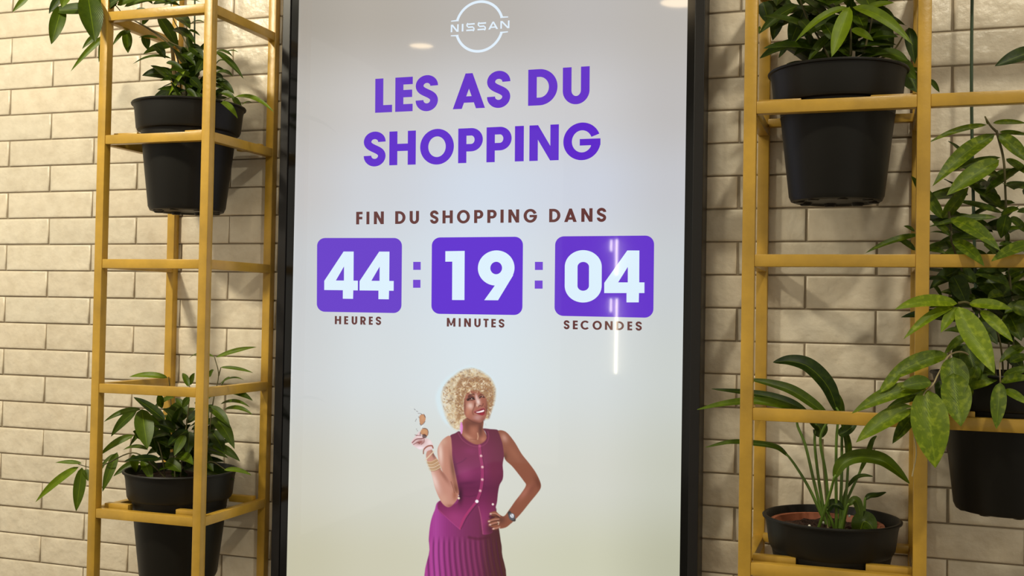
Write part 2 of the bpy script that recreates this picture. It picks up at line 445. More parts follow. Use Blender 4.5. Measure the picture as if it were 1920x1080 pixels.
def glyph(ch, w, sx=.237, sy=.215):
    """polygons (some with a hole, given as a tuple) in a box of height 1 and width w"""
    if ch == 'L': return [rc(0, 0, sx, 1), rc(0, 0, w, sy)]
    if ch == 'E': return [rc(0, 0, sx, 1), rc(0, 0, w, sy), rc(0, 1-sy, w, 1), rc(0, .5-sy/2+.02, w*.97, .5+sy/2+.02)]
    if ch == 'F': return [rc(0, 0, sx, 1), rc(0, 1-sy, w, 1), rc(0, .5-sy/2-.0, w*.97, .5+sy/2)]
    if ch == 'H': return [rc(0, 0, sx, 1), rc(w-sx, 0, w, 1), rc(0, .5-sy/2+.02, w, .5+sy/2+.02)]
    if ch == 'I': return [rc(0, 0, w, 1)]
    if ch == 'T': return [rc(w/2-sx/2, 0, w/2+sx/2, 1), rc(0, 1-sy, w, 1)]
    if ch == 'N': return [rc(0, 0, sx, 1), rc(w-sx, 0, w, 1), [(0, 1), (sx*1.02, 1), (w, 0), (w-sx*1.02, 0)]]
    if ch == 'M': return [rc(0, 0, sx, 1), rc(w-sx, 0, w, 1), [(0, 1), (sx, 1), (w/2+sx*.3, .12), (w/2-sx*.3, .12)], [(w, 1), (w-sx, 1), (w/2-sx*.3, .12), (w/2+sx*.3, .12)]]
    if ch == 'U':
        r = w/2; ry = min(.42, r*1.0)
        return [rc(0, ry, sx, 1), rc(w-sx, ry, w, 1)] + ring(w/2, ry, r, ry+.015, sx, sy+.01, 180, 360)
    if ch == 'O': return ring(w/2, .5, w/2, .52, sx, sy+.005, 0, 360, 72)
    if ch == 'C': return ring(w*.53, .5, w*.53, .52, sx, sy, 42, 318, 60)
    if ch == 'D':
        r = min(w*.62, .55)
        return [rc(0, 0, sx, 1), rc(0, 0, w-r, sy), rc(0, 1-sy, w-r, 1)] + ring(w-r, .5, r, .5, sx, sy, -90, 90)
    if ch in 'PR':
        r = min(w*.5, .335); b0 = .33; h = (1-b0)/2; s2 = sy
        out = [rc(0, 0, sx, 1), rc(0, 1-s2, w-r, 1), rc(0, b0, w-r, b0+s2)] + ring(w-r, 1-h, r, h, sx, s2, -90, 90)
        if ch == 'R': out.append([(w*.35, b0+.08), (w*.35+sx*1.05, b0+.08), (w, 0), (w-sx*1.18, 0)])
        return out
    if ch == 'A':
        ap = sx*.84; d = sx*1.08
        yin = (w/2-d)/(w/2-ap/2)
        l = [(0, 0), (d, 0), (w/2, yin), (w/2, 1), (w/2-ap/2, 1)]
        c0, c1 = .17, .35
        k = (w/2-ap/2)
        return [l, [(w-x, y) for x, y in l][::-1], [(d*.6+k*c0, c0), (w-d*.6-k*c0, c0), (w-d*.6-k*c1, c1), (d*.6+k*c1, c1)]]
    if ch == 'S':
        s = (sx+sy)/2
        a, b_ = s/2, w-s/2; c1_, c2_ = .715, .295; r1 = 1.02-s/2-c1_; r2_ = c2_-s/2+.02
        P = [(w/2+(w/2-a)*math.cos(math.radians(t)), c1_+r1*math.sin(math.radians(t))) for t in range(-2, 181, 7)]
        for q in range(1, 16):
            t = q/16; P.append((a*(1-t)**3+3*a*(1-t)**2*t+3*b_*(1-t)*t*t+b_*t**3, c1_*(1-t)**3+3*.50*(1-t)**2*t+3*.51*(1-t)*t*t+c2_*t**3))
        P += [(w/2+(w/2-a)*math.cos(math.radians(t)), c2_+r2_*math.sin(math.radians(t))) for t in range(0, -183, -7)]
        return strokepath(P, s, k=1)
    if ch == 'G':
        rg = ring(w/2, .5, w/2, .52, sx, sy, 22, 352, 80)
        rg = [q for q in rg]
        return rg + [rc(w*.44, .385, w*.995, .565), [(w*.74, .30), (w*.97, .385), (w*.995, .5), (w*.74, .5)]]
    if ch == '1': return [rc(.36*w, 0, w, 1), rc(0, .785, w*.5, 1)]
    if ch == '0':
        rx = w/2; ry = .32; s = .345*w
        o = ring(w/2, 1-ry, rx, ry, s, .225, 0, 180) + ring(w/2, ry, rx, ry, s, .225, 180, 360)
        return o + [rc(0, ry, s, 1-ry), rc(w-s, ry, w, 1-ry)]
    if ch == '4':
        P = [(0, .18), (0, .375), (.57, 1), (.87, 1), (.87, .385), (1, .385), (1, .18), (.865, .18), (.86, 0), (.555, 0), (.555, .18)]
        Hh = [(.345, .385), (.585, .385), (.585, .685)]
        return [([(x*w, y) for x, y in P], [(x*w, y) for x, y in Hh])]
    if ch == '9':
        cy = .647; ry = .353
        o = ring(w*.5, cy, w*.5, ry, w*.34, .228, 0, 360, 60)
        return o + [[(w*.178, 0), (w*.555, 0), (w*.965, .5), (w*.84, .52), (w*.62, .36), (w*.47, .3)]]
    return []
def planepoly(mb, polys, f0):
    for ip, p in enumerate(polys):
        f = lambda x, y: Vector(f0(x, y))-Vector((0, 6e-7*ip, 0))
        if isinstance(p, tuple):
            out, hole = p
            allp = out+hole
            tris = tessellate_polygon([[Vector((x, y, 0)) for x, y in out], [Vector((x, y, 0)) for x, y in hole]])
            mb.add([f(x, y) for x, y in allp], [tuple(t) for t in tris])
        elif len(p) > 4:
            tris = tessellate_polygon([[Vector((x, y, 0)) for x, y in p]])
            mb.add([f(x, y) for x, y in p], [tuple(t) for t in tris])
        else: mb.add([f(x, y) for x, y in p], [tuple(range(len(p)))])
def lettering(name, mat, items, cap, base, d, sx=.237, sy=.215, lean=.013, parent=None, words=()):
    k = 0
    for wd_ in words:
        lettering1(name, mat, items[k:k+len(wd_)], cap, base, d, sx, sy, lean, parent, 'word '+wd_ if wd_[0].isalpha() else 'digits '+wd_)
        k += len(wd_)
def lettering1(name, mat, items, cap, base, d, sx=.237, sy=.215, lean=.013, parent=None, label=None):
    """items: (character, left, right) across a line whose cap and base lines are given by two points each"""
    mb = MB()
    def ln(l, x): (x0, y0), (x1, y1) = l; return y0+(y1-y0)*(x-x0)/(x1-x0)
    for ch, x0, x1 in items:
        h = ln(base, (x0+x1)/2)-ln(cap, (x0+x1)/2); wd = (x1-x0)/h
        def f(u, y):
            x = x0+u/wd*(x1-x0)
            yy = ln(base, x)+(ln(cap, x)-ln(base, x))*y
            return at(x-lean*(yy-ln(base, x))*0+lean*(ln(base, x)-yy)*.5, yy, d)
        planepoly(mb, glyph(ch, wd, sx, sy), f)
    o = mb.build(name, mat, parent or screen, smooth=False)
    if label: o['label'] = label
    return o
M['purple'] = screen_mat('screen_purple', (92, 38, 200))
M['purple_top'] = screen_mat('screen_purple_soft', (100, 52, 198))
M['brown'] = screen_mat('screen_brown', (98, 54, 52))
M['icy'] = screen_mat('screen_icy_white', (220, 240, 252))
M['logo_white'] = screen_mat('screen_logo_white', (226, 240, 252))
D1, D2 = DS+.0004, DS+.0009
lettering('headline_word', M['purple_top'], [('L', 703.3, 735.1), ('E', 740.9, 773.6), ('S', 779.2, 821), ('A', 848.9, 909.3), ('S', 913, 956.6), ('D', 990.1, 1045.1), ('U', 1055, 1105.3)],
          ((703, 147.9), (1105, 124)), ((703, 211.6), (1105, 193.3)), D1, words=('LES', 'AS', 'DU'))
lettering('headline_word', M['purple'], [('S', 681.9, 722.8), ('H', 729.8, 779.4), ('O', 787.6, 850.8), ('P', 858.9, 905), ('P', 912, 959), ('I', 965.2, 981.9), ('N', 992.4, 1047.5), ('G', 1056, 1126)],
          ((730, 246.8), (1047.5, 233)), ((730, 310), (1047.5, 300.3)), D1, words=('SHOPPING',))
c1, c2 = 640, 900
k = 7.385
lettering('subtitle_word', M['brown'], [(c, c1+a/k, c1+b/k) for c, a, b in (('F', 205, 293), ('I', 347, 388), ('N', 450, 588), ('D', 745, 888), ('U', 945, 1075), ('S', 1228, 1345), ('H', 1400, 1543), ('O', 1600, 1780), ('P', 1838, 1965))] +
          [(c, c2+a/k, c2+b/k) for c, a, b in (('P', 100, 230), ('I', 283, 327), ('N', 392, 542), ('G', 603, 790), ('D', 957, 1113), ('A', 1165, 1340), ('N', 1402, 1558), ('S', 1617, 1747))],
          ((668, 397.2), (1110, 390.4)), ((668, 420.8), (1110, 415.8)), D1, .24, .2, words=('FIN', 'DU', 'SHOPPING', 'DANS'))
k = 5.4
lettering('unit_word', M['brown'], [(c, 580+a/k, 580+b/k) for c, a, b in (('H', 258, 322), ('E', 352, 393), ('U', 428, 485), ('R', 516, 572), ('E', 602, 642), ('S', 672, 727))],
          ((628, 592.5), (714, 594)), ((628, 607.8), (714, 609.3)), D1, .25, .2, words=('HEURES',))
lettering('unit_word', M['brown'], [(c, 760+a/k, 760+b/k) for c, a, b in (('M', 420, 507), ('I', 540, 560), ('N', 595, 664), ('U', 698, 762), ('T', 790, 843), ('E', 870, 916), ('S', 945, 1003))],
          ((838, 596), (945, 598.5)), ((838, 612.2), (945, 614.2)), D1, .25, .2, words=('MINUTES',))
k = 5.143
lettering('unit_word', M['brown'], [(c, 1020+a/k, 1020+b/k) for c, a, b in (('S', 190, 246), ('E', 278, 325), ('C', 352, 438), ('O', 468, 557), ('N', 587, 662), ('D', 695, 770), ('E', 804, 850), ('S', 883, 943))],
          ((1057, 600.7), (1203, 603.2)), ((1057, 617), (1203, 619.8)), D1, .25, .2, words=('SECONDES',))
def rounded(name, quad, r, mat, d):
    (ax, ay), (bx_, by), (cx_, cy2), (dx, dy) = quad     # TL TR BR BL
    wpx = (bx_-ax+cx_-dx)/2; hpx = (dy-ay+cy2-by)/2
    pts = []
    for (u, v, a0) in ((wpx-r, r, 270), (wpx-r, hpx-r, 0), (r, hpx-r, 90), (r, r, 180)):
        for q in range(9):
            a = math.radians(a0+90*q/8); pts.append(((u+r*math.cos(a))/wpx, (v+r*math.sin(a))/hpx))
    def f(u, v):
        return at((ax*(1-u)+bx_*u)*(1-v)+(dx*(1-u)+cx_*u)*v, (ay*(1-u)+by*u)*(1-v)+(dy*(1-u)+cy2*u)*v, d)
    m = MB(); planepoly(m, [pts], f); return m.build(name, mat, screen, smooth=False)
M['tile1'] = screen_mat('screen_violet_left', (102, 58, 200))
M['tile2'] = screen_mat('screen_violet_mid', (94, 42, 206))
M['tile3'] = screen_mat('screen_violet_right', (100, 52, 202))
rounded('timer_tile', [(594.6, 446.2), (753.8, 446.2), (752.6, 587.2), (594, 584.3)], 15, M['tile1'], D1)['label'] = 'violet rounded tile with the number 44'
rounded('timer_tile', [(809.8, 445.3), (980.7, 443.8), (979.4, 590.8), (808.8, 588.3)], 15.5, M['tile2'], D1)['label'] = 'violet rounded tile with the number 19'
rounded('timer_tile', [(1041, 443.2), (1226.6, 441.6), (1225, 596), (1039.6, 592)], 16.5, M['tile3'], D1)['label'] = 'violet rounded tile with the number 04'
for (x0, y0, x1, y1) in ((774.8, 491, 788.8, 506), (774.5, 524.6, 788.4, 539.6), (1003, 491, 1017.8, 506.2), (1002.6, 526, 1017.4, 541.3)):
    m = MB(); planepoly(m, [[(x0, y0), (x1, y0), (x1, y1), (x0, y1)]], lambda x, y: at(x, y, D1)); m.build('colon_dot', screen_mat('screen_violet_dot', (112, 66, 208)), screen, smooth=False)
lettering('timer_digits', M['icy'], [('4', 607.8, 670.8), ('4', 674, 738)], ((608, 471.6), (738, 471.8)), ((608, 559.6), (738, 561.3)), D2, lean=.012, words=('44',))
lettering('timer_digits', M['icy'], [('1', 834.6, 870.8), ('9', 895.7, 964.4)], ((834, 471), (964, 469)), ((834, 562.4), (964, 563.2)), D2, lean=.01, words=('19',))
lettering('timer_digits', M['icy'], [('0', 1058.7, 1128), ('4', 1132.8, 1208.2)], ((1058, 468.8), (1208, 469.8)), ((1058, 567.3), (1208, 566.9)), D2, lean=.008, words=('04',))

# ---- round logo: two open arcs with small side tabs, and its word
def logo():
    mb = MB()
    c = at(898.6, 49.6, D1)
    k = 48.9*(at(898.6, 50.6, D1)-at(898.6, 49.6, D1)).length      # metres: outer radius
    def f(x, y): return (c.x+x*k, c.y, c.z+y*k)
    t = .1
    a = math.degrees(math.asin(.285))
    pol = ring(0, 0, 1, 1, t, t, a, 180-a, 60) + ring(0, 0, 1, 1, t, t, 180+a, 360-a, 60)
    for sx_ in (1, -1):
        for sy_ in (1, -1):
            pol.append([(sx_*.845, sy_*.262), (sx_*.845, sy_*.31), (sx_*.95, sy_*.315), (sx_*1.16, sy_*.30), (sx_*1.16, sy_*.264)][::1])
    planepoly(mb, pol, f)
    # wide thin lettering
    wx = [(-1.19, -.86, 'N'), (-.73, -.66, 'I'), (-.54, -.19, 'S'), (-.07, .28, 'S'), (.37, .78, 'A'), (.87, 1.24, 'N')]
    h = .145; s = .062
    for x0, x1, ch in wx:
        x0 *= .98; x1 *= .98
        if ch == 'I': planepoly(mb, [rc(x0, -h, x1, h)], f)
        if ch == 'N': planepoly(mb, [rc(x0, -h, x0+s, h), rc(x1-s, -h, x1, h), [(x0, h), (x0+s*1.3, h), (x1, -h), (x1-s*1.3, -h)]], f)
        if ch == 'A': planepoly(mb, [[(x0, -h), (x0+s*1.3, -h), ((x0+x1)/2+s*.5, h), ((x0+x1)/2-s*.5, h)], [(x1, -h), (x1-s*1.3, -h), ((x0+x1)/2-s*.5, h), ((x0+x1)/2+s*.5, h)], rc(x0+s*1.6, -h*.62, x1-s*1.6, -h*.62+s*.8)], f)
        if ch == 'S':
            r_ = h/2+s*.22
            planepoly(mb, [rc(x0+r_*.8, h-s*.9, x1, h), rc(x0+r_*.8, -s*.45, x1-r_*.8, s*.45), rc(x0, -h, x1-r_*.8, -h+s*.9)] +
                      ring(x0+r_*.8, h/2+s*.22-s*.0, r_*.8, (h+s*.45)/2, s*.9, s*.9, 90, 270, 14) + ring(x1-r_*.8, -h/2-s*.22, r_*.8, (h+s*.45)/2, s*.9, s*.9, -90, 90, 14), f)
    mb.build('round_logo', M['logo_white'], screen, smooth=False)['label'] = 'pale round logo with a word across it'
logo()


# ---------------------------------------------------------------- the woman shown in the screen's picture
# a flat picture on the display: painted as colour samples on a fine grid lying in the screen's plane
def paint_person():
    st = .8
    xs = np.arange(763, 1020, st); ys = np.arange(682, 1088, st)
    GXX, GYY = np.meshgrid(xs, ys); shp = GXX.shape
    rgb = bgcol(GXX, GYY); al = np.zeros(shp)
    rs = np.random.RandomState(5)
    def tr(ox, oy, s, P): return [(ox+x/s, oy+y/s) for x, y in P]
    Hh = lambda P: tr(800, 670, 7.71, P)
    G_ = lambda P: tr(760, 750, 7.2, P)
    T_ = lambda P: tr(800, 790, 6.35, P)
    A_ = lambda P: tr(900, 800, 5.143, P)
    K_ = lambda P: tr(790, 920, 6.75, P)
    F_ = lambda P: tr(860, 720, 13.5, P)
    def closed(P, k=6):
        n = len(P); out = []
        P = np.array(P, float)
        for i in range(n):
            p0, p1, p2, p3 = P[(i-1) % n], P[i], P[(i+1) % n], P[(i+2) % n]
            for j in range(k):
                t = j/k; out.append(.5*((2*p1)+(-p0+p2)*t+(2*p0-5*p1+4*p2-p3)*t*t+(-p0+3*p1-3*p2+p3)*t**3))
        return np.array(out)
    def mask(P, soft=1.0, smooth=True, grow=0.0):
        Q = closed(P) if smooth else np.array(P, float)
        pad = soft*2+2+abs(grow)
        i0 = max(0, int((Q[:, 0].min()-pad-xs[0])/st)); i1 = min(shp[1], int((Q[:, 0].max()+pad-xs[0])/st)+2)
        j0 = max(0, int((Q[:, 1].min()-pad-ys[0])/st)); j1 = min(shp[0], int((Q[:, 1].max()+pad-ys[0])/st)+2)
        m = np.zeros(shp)
        if i1 <= i0 or j1 <= j0: return m
        X = GXX[j0:j1, i0:i1]; Y = GYY[j0:j1, i0:i1]
        d2 = np.full(X.shape, 1e9); ins = np.zeros(X.shape, bool)
        n = len(Q)
        for k in range(n):
            ax, ay = Q[k]; bx_, by = Q[(k+1) % n]
            dx, dy = bx_-ax, by-ay; L = dx*dx+dy*dy+1e-12
            t = np.clip(((X-ax)*dx+(Y-ay)*dy)/L, 0, 1)
            d2 = np.minimum(d2, (X-ax-t*dx)**2+(Y-ay-t*dy)**2)
            cond = ((ay > Y) != (by > Y)) & (X < (bx_-ax)*(Y-ay)/(by-ay+1e-12)+ax)
            ins ^= cond
        sd = np.sqrt(d2)*np.where(ins, -1, 1)-grow
        m[j0:j1, i0:i1] = np.clip(.5-sd/(2*soft), 0, 1)
        return m
    def line(P, wd, soft=.7, taper=False):
        q = np.array([tuple(v)[:2] for v in smooth3([(x, y, 0) for x, y in P], 6)])
        m = np.zeros(shp)
        pad = wd+3
        i0 = max(0, int((q[:, 0].min()-pad-xs[0])/st)); i1 = min(shp[1], int((q[:, 0].max()+pad-xs[0])/st)+2)
        j0 = max(0, int((q[:, 1].min()-pad-ys[0])/st)); j1 = min(shp[0], int((q[:, 1].max()+pad-ys[0])/st)+2)
        if i1 <= i0 or j1 <= j0: return m
        X = GXX[j0:j1, i0:i1]; Y = GYY[j0:j1, i0:i1]; best = np.full(X.shape, 1e9)
        n = len(q)
        for k in range(n-1):
            ax, ay = q[k]; dx, dy = q[k+1]-q[k]; L = dx*dx+dy*dy+1e-12
            t = np.clip(((X-ax)*dx+(Y-ay)*dy)/L, 0, 1)
            r = wd/2*(1 if not taper else max(.15, math.sin(math.pi*min(1, (k+1)/n))))
            best = np.minimum(best, np.sqrt((X-ax-t*dx)**2+(Y-ay-t*dy)**2)-r)
        m[j0:j1, i0:i1] = np.clip(.5-best/(2*soft), 0, 1)
        return m
    def put(m, c, a=1.0, cover=True):
        nonlocal rgb, al
        m = m*a; c = np.asarray(c, float)
        rgb = rgb*(1-m[..., None])+c*m[..., None]
        if cover: al = np.maximum(al, m)
    def blob(cx, cy, rx, ry, c, a, clip=None, rot=0):
        X = GXX-cx; Y = GYY-cy; cr, sr = math.cos(rot), math.sin(rot)
        u = (X*cr+Y*sr)/rx; v = (-X*sr+Y*cr)/ry
        m = np.exp(-(u*u+v*v)*1.1)
        if clip is not None: m = m*clip
        put(m, c, a, False)
    def Pt(f, x, y): return f([(x, y)])[0]
    def lerpc(stops, u):
        ps = [s[0] for s in stops]; cs = np.array([s[1] for s in stops], float)
        return np.stack([np.interp(u, ps, cs[:, k]) for k in range(3)], -1)

    # hair: soft halo, mass, curls
    hair = Hh([(130, 600), (160, 470), (240, 340), (350, 240), (480, 170), (620, 120), (760, 160), (870, 220), (960, 310), (1010, 430), (1010, 560), (980, 700), (930, 830), (880, 900), (700, 960), (520, 1000), (440, 1060), (320, 990), (250, 930), (170, 780)])
    halo = mask(hair, 3.2, grow=1.0)
    put(halo, (214, 232, 238), .85)
    wob = (np.sin(GXX*.9+np.sin(GYY*.7)*2)+np.sin(GYY*1.1+np.sin(GXX*.6)*2))*.10
    mh = np.clip(mask(Hh([(215, 600), (235, 470), (300, 360), (400, 265), (500, 195), (640, 160), (760, 190), (860, 250), (940, 330), (990, 440), (995, 560), (965, 700), (915, 830), (890, 895), (850, 900), (700, 900), (530, 960), (470, 1050), (400, 1040), (330, 960), (290, 880), (250, 760)]), 3.0)*(1.1+wob)-.05, 0, 1)
    put(mh, (204, 184, 150))
    blob(*Pt(Hh, 640, 330), 13, 9, (150, 112, 80), .75, mh)
    blob(*Pt(Hh, 480, 500), 8, 18, (176, 134, 92), .6, mh)
    blob(*Pt(Hh, 940, 600), 7, 20, (170, 134, 92), .75, mh)
    blob(*Pt(Hh, 460, 850), 10, 14, (188, 142, 92), .6, mh)
    blob(*Pt(Hh, 880, 380), 12, 14, (214, 192, 150), .6, mh)
    blob(*Pt(Hh, 260, 620), 9, 30, (226, 226, 214), .85, mh)
    blob(*Pt(Hh, 650, 190), 22, 5, (205, 196, 170), .6, mh)
    def curls(n, region, seed, lenr=(3, 8), wr=(.7, 1.7)):
        r2 = np.random.RandomState(seed)
        pal_d = [(150, 104, 70), (166, 122, 82), (128, 88, 66), (178, 138, 96)]
        pal_l = [(238, 220, 184), (226, 200, 156), (246, 234, 208), (214, 184, 136), (232, 208, 150)]
        for _ in range(n):
            x, y = region(r2)
            a = math.atan2(y-750, x-868)+r2.uniform(-1.1, 1.1)+1.2
            L = r2.uniform(*lenr); cv = r2.uniform(-1.6, 1.6)
            P = [(x, y)]
            for k in range(4):
                a += cv*.55; P.append((P[-1][0]+math.cos(a)*L/4, P[-1][1]+math.sin(a)*L/4))
            lite = r2.rand() < (.62 - (x-868)/260)
            c = (pal_l if lite else pal_d)[r2.randint(4)]
            put(line(P, r2.uniform(*wr), .6, True)*np.clip(mh*1.2, 0, 1), c, r2.uniform(.45, .9), False)
    def inhair(r2):
        while True:
            x = r2.uniform(826, 929); y = r2.uniform(690, 808)
            i = int((x-xs[0])/st); j = int((y-ys[0])/st)
            if mh[j, i] > .5: return x, y
    curls(620, inhair, 11)
    # larger clumps, lights and shades through the curls
    r3 = np.random.RandomState(41)
    for _ in range(90):
        x, y = inhair(r3)
        lite = r3.rand() < .58-(x-868)/200
        c = [(232, 218, 190), (222, 202, 164), (244, 238, 222)][r3.randint(3)] if lite else [(136, 98, 66), (156, 114, 76), (118, 82, 58)][r3.randint(3)]
        blob(x, y, r3.uniform(1.6, 3.6), r3.uniform(2.2, 5.5), c, r3.uniform(.35, .8), mh, r3.uniform(-1, 1))
    curls(260, inhair, 57, (4, 9), (1.0, 2.2))
    # skin that lies under the edges of the clothes
    nk0 = T_([(420, 60), (418, 130), (440, 180), (500, 232), (570, 266), (625, 268), (680, 238), (708, 195), (690, 150), (668, 90), (668, -20), (560, -60), (450, -20)])
    put(mask(nk0, .8, grow=2.4)*(GYY > 803), (150, 90, 72))
    bxm = lambda x0, x1, y0, y1: ((GXX > x0) & (GXX < x1) & (GYY > y0) & (GYY < y1))*1.0
    put(bxm(934, 946, 811, 856)*mask(T_([(840, 108), (905, 140), (960, 240), (960, 400), (915, 450), (880, 300)]), .8), (150, 92, 74))
    put(bxm(842, 862, 822, 928)*mask(T_([(270, 182), (330, 300), (350, 500), (400, 700), (410, 900), (330, 860), (280, 500), (262, 300)]), .8), (150, 96, 80))
    # skirt
    sk = K_([(240, 120), (165, 250), (115, 400), (92, 600), (100, 750), (104, 1200), (1005, 1200), (1022, 780), (1005, 620), (985, 480), (960, 300), (900, 150), (600, 60)])
    ms = mask(sk, .9)
    u = (GXX-803)/(941-803)
    base = lerpc([(0, (164, 60, 140)), (.1, (176, 72, 154)), (.25, (150, 56, 122)), (.5, (128, 52, 94)), (.68, (118, 48, 82)), (.8, (88, 44, 52)), (1, (76, 42, 38))], u)
    rgb = rgb*(1-ms[..., None])+base*ms[..., None]; al = np.maximum(al, ms)
    # pleats fan slightly towards the hem
    low = np.clip((GYY-K_([(0, 560)])[0][1])/16, 0, 1)*ms
    fine = np.clip(1-low, 0, 1)*ms
    ph = (GXX-806)/(9.6+(GYY-1000)*.012)
    tri = (ph+.12*np.sin(GYY*.05)) % 1
    lightp = np.clip(1-np.abs(tri-.3)/.22, 0, 1); darkp = np.clip(1-np.abs(tri-.78)/.26, 0, 1)
    side = np.clip(1.02-u, .12, 1)
    put(darkp*low*.6, (82, 32, 66), 1, False)
    put(lightp*low*side*.62, (186, 78, 150), 1, False)
    tri2 = (GXX/3.2) % 1
    put(np.clip(1-np.abs(tri2-.5)/.3, 0, 1)*fine*.22, (92, 34, 84), 1, False)
    # sleeveless top
    top = T_([(275, 180), (340, 140), (390, 118), (430, 170), (500, 230), (570, 268), (640, 268), (690, 235), (712, 190), (700, 130), (675, 86), (760, 92), (850, 106), (872, 180), (902, 270), (925, 400), (917, 440), (905, 520), (912, 610), (905, 690), (868, 760), (850, 850), (838, 960), (820, 1030), (812, 1080)])
    topb = top + K_([(955, 230), (900, 300), (850, 400), (900, 520), (790, 555), (770, 500), (745, 330), (705, 180), (640, 240), (560, 350), (520, 440), (488, 484), (430, 440), (330, 350), (215, 240), (235, 130)]) + T_([(330, 990), (385, 930), (375, 820), (355, 700), (330, 560), (305, 430), (292, 300)])
    mt = mask(topb, .8, grow=.3)
    v = (GYY-808)/(980-808)
    base = lerpc([(0, (104, 40, 64)), (.2, (122, 46, 80)), (.45, (130, 50, 92)), (.62, (104, 38, 74)), (.75, (118, 42, 82)), (1, (154, 58, 112))], v)
    dk = np.clip((GXX-905)/38, 0, 1)[..., None]*.55
    base = base*(1-dk)+np.array((92, 40, 52.))*dk
    rgb = rgb*(1-mt[..., None])+base*mt[..., None]; al = np.maximum(al, mt)
    blob(*Pt(T_, 460, 620), 15, 14, (152, 62, 112), .7, mt)
    blob(*Pt(T_, 520, 350), 14, 8, (146, 56, 104), .45, mt)
    blob(*Pt(T_, 790, 560), 10, 26, (112, 46, 68), .5, mt)
    blob(*Pt(T_, 480, 735), 20, 3.2, (88, 32, 66), .55, mt, -.1)
    blob(*Pt(T_, 340, 560), 4, 22, (80, 34, 60), .6, mt, -.2)
    blob(*Pt(T_, 400, 880), 5, 16, (54, 26, 40), .8, mt)
    put(line(T_([(350, 510), (420, 480), (470, 440)]), 1.6, 1.2)*mt, (92, 36, 70), .5, False)
    put(line(T_([(400, 880), (500, 895), (590, 880)]), 1.8, 1.4)*mt, (86, 32, 64), .5, False)
    blob(*Pt(K_, 420, 330), 18, 12, (168, 66, 124), .5, mt)
    blob(*Pt(K_, 880, 480), 12, 16, (74, 38, 44), .75, mt)
    # placket and edges of the flap
    put(line(T_([(630, 290), (640, 410), (662, 545), (662, 690), (640, 830), (598, 950)]), 5.6, .6), (160, 58, 106), .9, False)
    put(line(T_([(650, 300), (666, 420), (684, 545), (684, 690), (662, 830), (625, 940)]), 1.0, .6), (92, 34, 60), .8, False)
    put(line(K_([(705, 130), (620, 235), (540, 350), (487, 480)]), 4.2, .6), (170, 58, 108), .9, False)
    put(line(K_([(725, 150), (640, 250), (570, 350), (505, 480)]), 1.5, .9), (80, 34, 60), .7, False)
    put(line(K_([(488, 484), (430, 440), (330, 350), (215, 240)]), 1.2, .7), (182, 76, 140), .6, False)
    put(line(K_([(725, 200), (760, 360), (780, 548)]), 1.3, .6), (168, 92, 112), .8, False)
    put(line(K_([(600, 590), (720, 610), (860, 590)]), 4.0, 2.2)*ms, (84, 34, 50), .6, False)
    # neckline band
    put(line(T_([(375, 140), (420, 215), (500, 275), (580, 300), (650, 296), (710, 258), (738, 190), (728, 120)]), 1.2, .7), (158, 72, 108), .65, False)
    # neck and chest
    nk = T_([(420, 60), (418, 130), (440, 180), (500, 232), (570, 266), (625, 268), (680, 238), (708, 195), (690, 150), (668, 90), (668, -20), (560, -60), (450, -20)])
    mn = mask(nk, .8, grow=.7)
    put(mn, (158, 96, 76))
    blob(*Pt(T_, 480, 60), 6, 14, (112, 62, 50), .7, mn)
    blob(*Pt(T_, 640, 90), 5, 16, (92, 50, 44), .85, mn)
    blob(*Pt(T_, 560, 100), 6, 12, (176, 112, 90), .6, mn)
    blob(*Pt(T_, 500, 190), 12, 4, (206, 150, 126), .7, mn, .6)
    blob(*Pt(T_, 670, 215), 6, 5, (200, 130, 106), .6, mn)
    put(line(T_([(606, 140), (612, 180), (606, 214)]), 1.8, .8), (222, 174, 140), .8, False)
    put(line(T_([(520, 212), (560, 216), (595, 212)]), 1.2, .8), (120, 72, 56), .5, False)
    blob(*Pt(T_, 560, 20), 17, 7, (104, 58, 48), .8, mn)
    # face
    fc = F_([(160, 330), (200, 220), (300, 170), (420, 150), (520, 190), (640, 280), (720, 400), (742, 520), (725, 680), (700, 800), (650, 910), (560, 985), (440, 975), (330, 930), (210, 860), (150, 760), (130, 600), (135, 450)])
    mf = mask(fc, .9)
    put(mf, (164, 100, 82))
    blob(*Pt(F_, 470, 180), 14, 7, (146, 86, 62), .7, mf)
    blob(*Pt(F_, 290, 560), 6.5, 7.5, (234, 204, 190), .9, mf)
    blob(*Pt(F_, 230, 700), 7, 9, (196, 130, 104), .75, mf)
    blob(*Pt(F_, 640, 420), 6, 8, (158, 94, 76), .8, mf)
    blob(*Pt(F_, 720, 620), 3, 16, (112, 64, 54), .8, mf)
    blob(*Pt(F_, 150, 560), 2.5, 16, (116, 66, 52), .7, mf)
    blob(*Pt(F_, 480, 850), 9, 6, (196, 150, 148), .75, mf)
    blob(*Pt(F_, 400, 950), 14, 3.0, (128, 72, 60), .8, mf, .2)
    blob(*Pt(F_, 620, 900), 6, 5, (140, 80, 72), .7, mf, -.6)
    put(line(F_([(215, 870), (330, 940), (440, 982), (560, 990), (650, 915)]), 2.0, 1.0), (104, 58, 50), .75, False)
    # nose
    blob(*Pt(F_, 450, 330), 2.6, 7, (222, 188, 182), .85, mf, -.15)
    blob(*Pt(F_, 495, 450), 4.2, 7, (236, 212, 204), .95, mf, -.2)
    blob(*Pt(F_, 470, 540), 3, 2.6, (226, 190, 170), .8, mf)
    put(line(F_([(505, 580), (525, 545), (560, 552)]), 1.3, .7), (74, 36, 32), .85, False)
    put(line(F_([(585, 560), (610, 535), (620, 500)]), 1.5, .8), (88, 46, 40), .7, False)
    blob(*Pt(F_, 410, 520), 1.6, 4.2, (110, 58, 46), .8, mf, .1)
